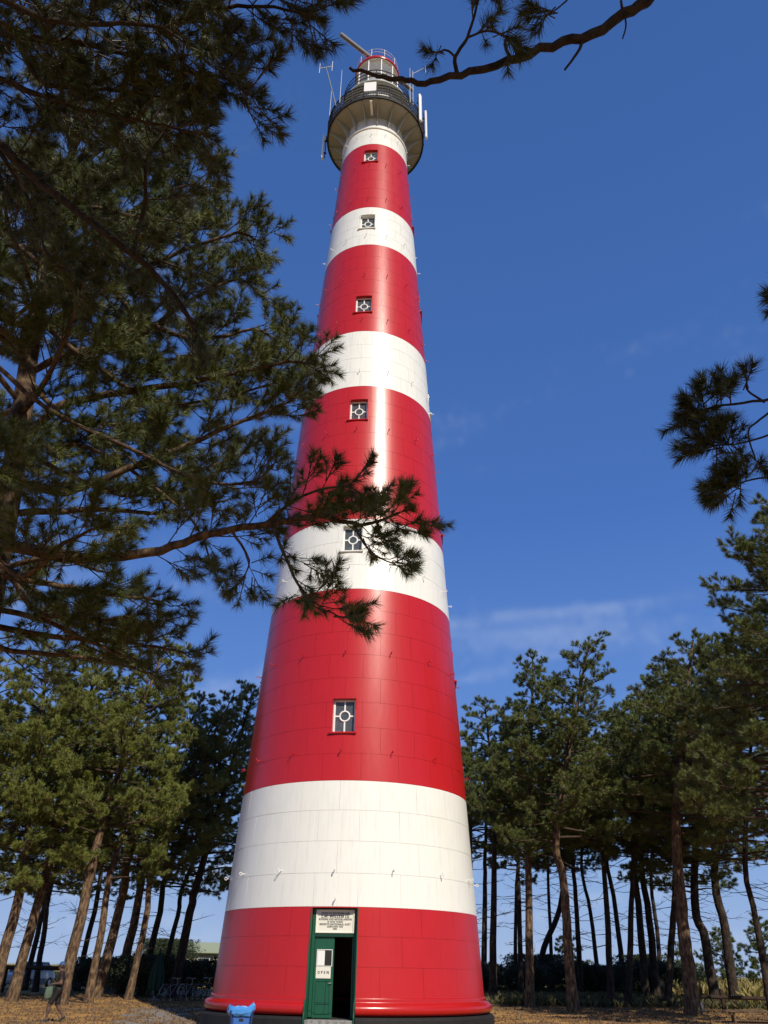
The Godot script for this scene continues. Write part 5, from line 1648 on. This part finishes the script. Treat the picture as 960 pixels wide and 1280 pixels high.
# ---------------------------------------------------------------- the walker
func blend_mesh(b: Buf, bones: Array, cell: float, sharp: float, colours: Array, pick: Callable) -> void:
	# capsules [a, b, ra, rb, tone] joined by a smooth minimum and meshed as surface nets
	var lo := Vector3.INF
	var hi := -Vector3.INF
	for q in bones:
		var r := maxf(q[2], q[3]) + cell * 3.0
		lo = lo.min(q[0].min(q[1]) - Vector3.ONE * r)
		hi = hi.max(q[0].max(q[1]) + Vector3.ONE * r)
	var n := Vector3i(((hi - lo) / cell).ceil()) + Vector3i.ONE
	var field := PackedFloat32Array()
	field.resize(n.x * n.y * n.z)
	var own := PackedInt32Array()
	own.resize(field.size())
	var near := PackedFloat32Array()
	near.resize(field.size())
	near.fill(1e9)
	for k in bones.size():
		var q: Array = bones[k]
		var pad := maxf(q[2], q[3]) + 3.2 / sharp + cell
		var a: Vector3 = q[0]
		var ab: Vector3 = q[1] - q[0]
		var l2 := maxf(ab.length_squared(), 1e-9)
		var i0 := Vector3i(((q[0].min(q[1]) - Vector3.ONE * pad - lo) / cell).floor()).clamp(Vector3i.ZERO, n - Vector3i.ONE)
		var i1 := Vector3i(((q[0].max(q[1]) + Vector3.ONE * pad - lo) / cell).ceil()).clamp(Vector3i.ZERO, n - Vector3i.ONE)
		for z in range(i0.z, i1.z + 1):
			for y in range(i0.y, i1.y + 1):
				for x in range(i0.x, i1.x + 1):
					var p := lo + Vector3(x, y, z) * cell
					var t := clampf((p - a).dot(ab) / l2, 0.0, 1.0)
					var d := p.distance_to(a + ab * t) - lerpf(q[2], q[3], t)
					var id := (z * n.y + y) * n.x + x
					field[id] += exp(-sharp * d)
					if d < near[id]:
						near[id] = d
						own[id] = q[4]
	for id in field.size():
		field[id] = -log(maxf(field[id], 1e-30)) / sharp
	var index := {}
	var corner := []
	for z in 2:
		for y in 2:
			for x in 2:
				corner.append(Vector3i(x, y, z))
	for z in n.z - 1:
		for y in n.y - 1:
			for x in n.x - 1:
				var inside := 0
				var id0 := (z * n.y + y) * n.x + x
				var vals := []
				for c in corner:
					var f := field[id0 + (c.z * n.y + c.y) * n.x + c.x]
					vals.append(f)
					if f < 0.0:
						inside += 1
				if inside == 0 or inside == 8:
					continue
				var sum := Vector3.ZERO
				var cnt := 0
				for e in 8:
					for ax in 3:
						var o := e | (1 << ax)
						if o == e:
							continue
						if (vals[e] < 0.0) != (vals[o] < 0.0):
							sum += Vector3(corner[e]).lerp(Vector3(corner[o]), vals[e] / (vals[e] - vals[o]))
							cnt += 1
				var grad := Vector3(vals[1] + vals[3] + vals[5] + vals[7] - vals[0] - vals[2] - vals[4] - vals[6], vals[2] + vals[3] + vals[6] + vals[7] - vals[0] - vals[1] - vals[4] - vals[5], vals[4] + vals[5] + vals[6] + vals[7] - vals[0] - vals[1] - vals[2] - vals[3])
				var p := lo + (Vector3(x, y, z) + sum / cnt) * cell
				b.col = pick.call(p, own[id0], colours)
				index[id0] = b.vert(p, grad.normalized())
	for z in range(1, n.z - 1):
		for y in range(1, n.y - 1):
			for x in range(1, n.x - 1):
				var id := (z * n.y + y) * n.x + x
				var f := field[id]
				var st := [1, n.x, n.x * n.y]
				for ax in 3:
					if (f < 0.0) == (field[id + st[ax]] < 0.0):
						continue
					var u: int = st[(ax + 1) % 3]
					var w: int = st[(ax + 2) % 3]
					var a: int = index.get(id - u - w, -1)
					var c: int = index.get(id - w, -1)
					var d: int = index.get(id, -1)
					var e: int = index.get(id - u, -1)
					if a < 0 or c < 0 or d < 0 or e < 0:
						continue
					if f < 0.0:
						b.face(a, c, d); b.face(a, d, e)
					else:
						b.face(a, d, c); b.face(a, e, d)

func hand_bones(wrist: Vector3, dir: Vector3, palm: Vector3, curl: float, out: Array) -> void:
	# dir: towards the knuckles, palm: the way the palm faces
	var side := dir.cross(palm).normalized()
	var knuckle := wrist + dir * 0.085
	out.append([wrist, wrist + dir * 0.045, 0.026, 0.028, 0])
	for k in 4:
		var s := (k - 1.5) * 0.019
		var root := knuckle + side * s
		out.append([wrist + dir * 0.02 + side * s * 0.6, root, 0.016, 0.011, 0])
		var l: float = [0.075, 0.088, 0.082, 0.064][k]
		var d1 := (dir + palm * curl * 0.6).normalized()
		var d2 := (dir * (1.0 - curl * 0.7) + palm * curl * 1.3).normalized()
		out.append([root, root + d1 * l * 0.5, 0.0095, 0.009, 0])
		out.append([root + d1 * l * 0.5, root + d1 * l * 0.5 + d2 * l * 0.5, 0.009, 0.0075, 0])
	var th := wrist + dir * 0.025 - side * 0.03
	out.append([wrist + dir * 0.02, th, 0.017, 0.014, 0])
	out.append([th, th + (dir * 0.7 - side * 0.6 + palm * 0.4).normalized() * 0.035, 0.012, 0.011, 0])
	out.append([th + (dir * 0.7 - side * 0.6 + palm * 0.4).normalized() * 0.035, th + (dir * 1.5 - side * 0.7 + palm * 0.9).normalized() * 0.062, 0.0105, 0.009, 0])

func build_person() -> void:
	var t := thing("person", "person in a blue cap, dark maroon top and black shorts walking left", "person", grounded(-10.95, -31.6))
	t.rotation.y = deg_to_rad(14.0)
	# faces -x, left hand side towards the camera (+z); heights in metres
	var tone := [Color(0.10, 0.058, 0.04), Color(0.012, 0.005, 0.007), Color(0.004, 0.004, 0.005), Color(0.03, 0.03, 0.035), Color(0.02, 0.015, 0.012)]  # dark clothes and skin, lowered further to carry the tree shade
	var hip_l := Vector3(0.01, 0.93, 0.095)
	var hip_r := Vector3(0.01, 0.93, -0.095)
	var knee_l := Vector3(-0.19, 0.52, 0.10)
	var ank_l := Vector3(-0.22, 0.10, 0.10)
	var knee_r := Vector3(0.05, 0.50, -0.10)
	var ank_r := Vector3(0.30, 0.17, -0.10)
	var chest := Vector3(0.01, 1.28, 0)
	var neck := Vector3(0.0, 1.47, 0)
	var sh_l := Vector3(0.02, 1.42, 0.185)
	var sh_r := Vector3(0.02, 1.42, -0.185)
	var el_l := Vector3(0.06, 1.14, 0.25)
	var wr_l := Vector3(-0.19, 1.12, 0.20)
	var el_r := Vector3(0.14, 1.15, -0.24)
	var wr_r := Vector3(0.13, 0.90, -0.23)
	var bones := [
		[Vector3(0.0, 0.96, 0.06), Vector3(0.0, 0.96, -0.06), 0.125, 0.125, 2], [Vector3(0.0, 1.0, 0), Vector3(0, 1.15, 0), 0.135, 0.13, 1],
		[Vector3(0.0, 1.15, 0.05), chest + Vector3(0, 0, 0.07), 0.115, 0.125, 1], [Vector3(0.0, 1.15, -0.05), chest + Vector3(0, 0, -0.07), 0.115, 0.125, 1],
		[chest + Vector3(0, 0.06, 0), Vector3(0.01, 1.40, 0), 0.125, 0.085, 1], [Vector3(0.01, 1.41, 0), sh_l, 0.075, 0.062, 1], [Vector3(0.01, 1.41, 0), sh_r, 0.075, 0.062, 1],
		[Vector3(0.005, 1.43, 0), Vector3(-0.015, 1.55, 0), 0.058, 0.052, 0],
		[sh_l, sh_l.lerp(el_l, 0.6), 0.062, 0.052, 1], [sh_l.lerp(el_l, 0.6), el_l, 0.046, 0.040, 0], [el_l, wr_l, 0.040, 0.028, 0],
		[sh_r, sh_r.lerp(el_r, 0.6), 0.062, 0.052, 1], [sh_r.lerp(el_r, 0.6), el_r, 0.046, 0.040, 0], [el_r, wr_r, 0.040, 0.028, 0],
		[hip_l, hip_l.lerp(knee_l, 0.85), 0.105, 0.085, 2], [hip_l.lerp(knee_l, 0.85), knee_l, 0.06, 0.056, 0], [knee_l, knee_l.lerp(ank_l, 0.35), 0.054, 0.056, 0], [knee_l.lerp(ank_l, 0.35), ank_l, 0.056, 0.037, 0],
		[hip_r, hip_r.lerp(knee_r, 0.85), 0.105, 0.085, 2], [hip_r.lerp(knee_r, 0.85), knee_r, 0.06, 0.056, 0], [knee_r, knee_r.lerp(ank_r, 0.35), 0.054, 0.056, 0], [knee_r.lerp(ank_r, 0.35), ank_r, 0.056, 0.037, 0],
		[ank_l + Vector3(0.03, -0.055, 0), ank_l + Vector3(-0.15, -0.065, 0.015), 0.043, 0.034, 3], [ank_r + Vector3(0.03, -0.03, 0), ank_r + Vector3(-0.10, -0.12, -0.015), 0.043, 0.034, 3]]
	var pick := func(_p: Vector3, own: int, cols: Array) -> Color: return cols[own]
	var b := Buf.new()
	blend_mesh(b, bones, 0.02, 45.0, tone, pick)
	# head: turned towards -x, looking a little down
	var hc := Vector3(-0.03, 1.655, 0)
	var head := [
		[hc + Vector3(0.03, 0.02, 0), hc + Vector3(-0.035, 0.025, 0), 0.082, 0.078, 0], [hc + Vector3(-0.03, -0.03, 0), hc + Vector3(-0.055, -0.085, 0), 0.062, 0.038, 0],
		[hc + Vector3(-0.02, -0.10, 0), hc + Vector3(0.0, -0.14, 0), 0.05, 0.052, 0],
		[hc + Vector3(-0.108, 0.01, 0), hc + Vector3(-0.132, -0.032, 0), 0.009, 0.014, 0],
		[hc + Vector3(-0.095, -0.062, 0.016), hc + Vector3(-0.095, -0.062, -0.016), 0.011, 0.011, 0],
		[hc + Vector3(0.005, 0.01, 0.082), hc + Vector3(0.0, -0.03, 0.08), 0.014, 0.010, 0], [hc + Vector3(0.005, 0.01, -0.082), hc + Vector3(0.0, -0.03, -0.08), 0.014, 0.010, 0]]
	var face := func(p: Vector3, _own: int, cols: Array) -> Color:
		for e in [-1.0, 1.0]:
			if p.distance_to(hc + Vector3(-0.105, 0.008, 0.032 * e)) < 0.014:
				return cols[4]
		if p.distance_to(hc + Vector3(-0.105, -0.062, 0)) < 0.013:
			return cols[0] * 0.6
		return cols[0]
	blend_mesh(b, head, 0.009, 110.0, tone, face)
	var hl := []
	hand_bones(wr_l, Vector3(-0.9, -0.3, 0.0).normalized(), Vector3(0.3, -0.9, 0.1).normalized(), 0.85, hl)
	blend_mesh(b, hl, 0.006, 300.0, tone, pick)
	var hr := []
	hand_bones(wr_r, Vector3(-0.05, -1, 0.0).normalized(), Vector3(-0.5, 0, 0.85).normalized(), 0.4, hr)
	blend_mesh(b, hr, 0.006, 300.0, tone, pick)
	part("body", b.mesh(M["skin mix"]), t)
	var cap := Buf.new()
	cap.col = Color(0.025, 0.075, 0.20)
	cap.lathe([[0.098, 0.0], [0.100, 0.03], [0.090, 0.07], [0.062, 0.10], [0.0, 0.115]], 24, hc + Vector3(0.0, 0.025, 0))
	for q in 8:
		var a0 := deg_to_rad(-126.0 + q * 9.0)
		var a1 := deg_to_rad(-126.0 + (q + 1) * 9.0)
		var o := hc + Vector3(0, 0.035, 0)
		var e0 := Vector3(sin(a0), 0, cos(a0))
		var e1 := Vector3(sin(a1), 0, cos(a1))
		cap.quad(o + e0 * 0.095, o + e1 * 0.095, o + e1 * 0.165 + Vector3(0, -0.02, 0), o + e0 * 0.165 + Vector3(0, -0.02, 0))
		cap.quad(o + e0 * 0.165 + Vector3(0, -0.026, 0), o + e1 * 0.165 + Vector3(0, -0.026, 0), o + e1 * 0.095 + Vector3(0, -0.008, 0), o + e0 * 0.095 + Vector3(0, -0.008, 0))
	part("cap", cap.mesh(M["skin mix"]), t)
	var hair := Buf.new()
	hair.col = tone[4]
	hair.lathe([[0.080, -0.055], [0.088, -0.02], [0.094, 0.03]], 16, hc + Vector3(0.008, 0, 0), deg_to_rad(0.0), deg_to_rad(180.0))
	part("hair", hair.mesh(M["skin mix"]), t)
	# the bag hangs from the bent left hand
	var hand := t.position + Basis(Vector3.UP, deg_to_rad(14.0)) * (wr_l + Vector3(-0.10, -0.05, 0.0))
	var bag := thing("tote_bag", "pale green bag hanging from the walking person's hand", "bag", hand - Vector3(0, 0.385, 0))
	bag.rotation.y = deg_to_rad(20.0)
	bag.scale = Vector3.ONE * 0.82
	var m := plain("bag cloth", lin(0.075, 0.11, 0.075), 0.85)
	var sack := Buf.new()
	var rows := [[0.0, 0.10, 0.05], [0.04, 0.14, 0.075], [0.16, 0.155, 0.085], [0.30, 0.145, 0.07], [0.40, 0.12, 0.03], [0.43, 0.09, 0.015]]
	for k in rows.size() - 1:
		for q in 20:
			var f := func(kk: int, qq: int) -> Vector3:
				var a := TAU * qq / 20.0
				return Vector3(sin(a) * rows[kk][1] * (1.0 + 0.06 * sin(a * 3.0 + kk)), rows[kk][0] + 0.02 * sin(a * 2.0), cos(a) * rows[kk][2] * (1.0 + 0.1 * cos(a * 5.0 + kk * 2.0)))
			sack.oquad(f.call(k, q), f.call(k, q + 1), f.call(k + 1, q + 1), f.call(k + 1, q), Vector3(0, 0.22, 0))
	for q in range(1, 19):
		var f := func(qq: int) -> Vector3: return Vector3(sin(TAU * qq / 20.0) * 0.10, 0.02 * sin(TAU * qq / 10.0), cos(TAU * qq / 20.0) * 0.05)
		sack.otri(f.call(0), f.call(q), f.call(q + 1), Vector3(0, 0.22, 0))
	part("sack", sack.mesh(m), bag)
	var hd := Buf.new()
	for e in [-0.012, 0.012]:
		hd.tube([Vector3(-0.07, 0.41, e), Vector3(-0.03, 0.455, e * 0.6), Vector3(0.0, 0.475, 0), Vector3(0.03, 0.455, e * 0.6), Vector3(0.07, 0.41, e)], [0.010], 5, false)
	part("handle", hd.mesh(m), bag)

# ---------------------------------------------------------------- sky, light, camera
func make_sky() -> Sky:
	var w := 1024
	var h := 512
	var im := Image.create(w, h, false, Image.FORMAT_RGBF)
	var stops := [[0.0, Color(0.66, 0.74, 0.87)], [0.05, Color(0.595, 0.70, 0.865)], [0.12, Color(0.515, 0.655, 0.86)], [0.28, Color(0.385, 0.550, 0.825)], [0.5, Color(0.285, 0.450, 0.735)], [0.75, Color(0.250, 0.405, 0.665)], [1.0, Color(0.220, 0.365, 0.615)]]
	var f := FastNoiseLite.new()
	f.seed = 8
	f.frequency = 1.0
	f.fractal_octaves = 5
	f.domain_warp_enabled = true
	f.domain_warp_amplitude = 0.5
	f.domain_warp_frequency = 1.2
	for y in h:
		var el := (0.5 - (y + 0.5) / h) * PI
		var s := sin(el)
		var c := Color(0.24, 0.20, 0.13)
		if s > -0.01:
			for k in stops.size() - 1:
				if s >= stops[k][0] or k == 0:
					var a: Color = stops[k][1]
					c = a.lerp(stops[k + 1][1], clampf((s - stops[k][0]) / (stops[k + 1][0] - stops[k][0]), 0.0, 1.0)) if s < stops[k + 1][0] else c
			c = c.srgb_to_linear()
		for x in w:
			var az := ((x + 0.5) / w - 0.5) * TAU
			var out := c
			if s > 0.02:
				# thin high cirrus, drawn out along the wind
				var k := 1.0 / (s + 0.12)
				var px := sin(az) * cos(el) * k
				var pz := -cos(az) * cos(el) * k
				var n := f.get_noise_3d(px * 0.55 + pz * 0.35, pz * 1.5 - px * 0.9, 3.0)
				var a := smoothstep(0.05, 0.62, n) * 0.34
				out = c.lerp(Color(0.72, 0.80, 0.92), a * 0.9)
			im.set_pixel(x, y, out)
	var m := PanoramaSkyMaterial.new()
	m.panorama = ImageTexture.create_from_image(im)
	var sky := Sky.new()
	sky.sky_material = m
	return sky

func _ready() -> void:
	var cam := Camera3D.new()
	cam.name = "camera"
	cam.transform = Transform3D(Basis(Vector3.RIGHT, deg_to_rad(30.6)) * Basis(Vector3.BACK, deg_to_rad(0.9)), EYE)
	cam.fov = 66.56
	cam.near = 0.05
	cam.far = 3000.0
	add_child(cam)
	cam.current = true
	var env := Environment.new()
	env.background_mode = Environment.BG_SKY
	env.sky = make_sky()
	env.tonemap_mode = Environment.TONE_MAPPER_LINEAR
	env.tonemap_exposure = 1.0
	env.sdfgi_enabled = true
	env.ssao_enabled = true
	env.ssil_enabled = true
	var we := WorldEnvironment.new()
	we.name = "environment"
	we.environment = env
	add_child(we)
	var sun := DirectionalLight3D.new()
	sun.name = "sun"
	sun.light_energy = 1.55
	sun.light_color = Color(1.0, 0.955, 0.88)
	sun.light_angular_distance = 0.5
	sun.shadow_enabled = true
	var az := deg_to_rad(25.0)        # behind the camera, to the right
	var el := deg_to_rad(40.0)
	sun.look_at_from_position(Vector3.ZERO, -Vector3(sin(az) * cos(el), sin(el), cos(az) * cos(el)), Vector3.UP)
	add_child(sun)
	make_materials()
	make_ground()
	build_tower()
	build_pines()
	build_low_plants()
	build_things()
	build_person()
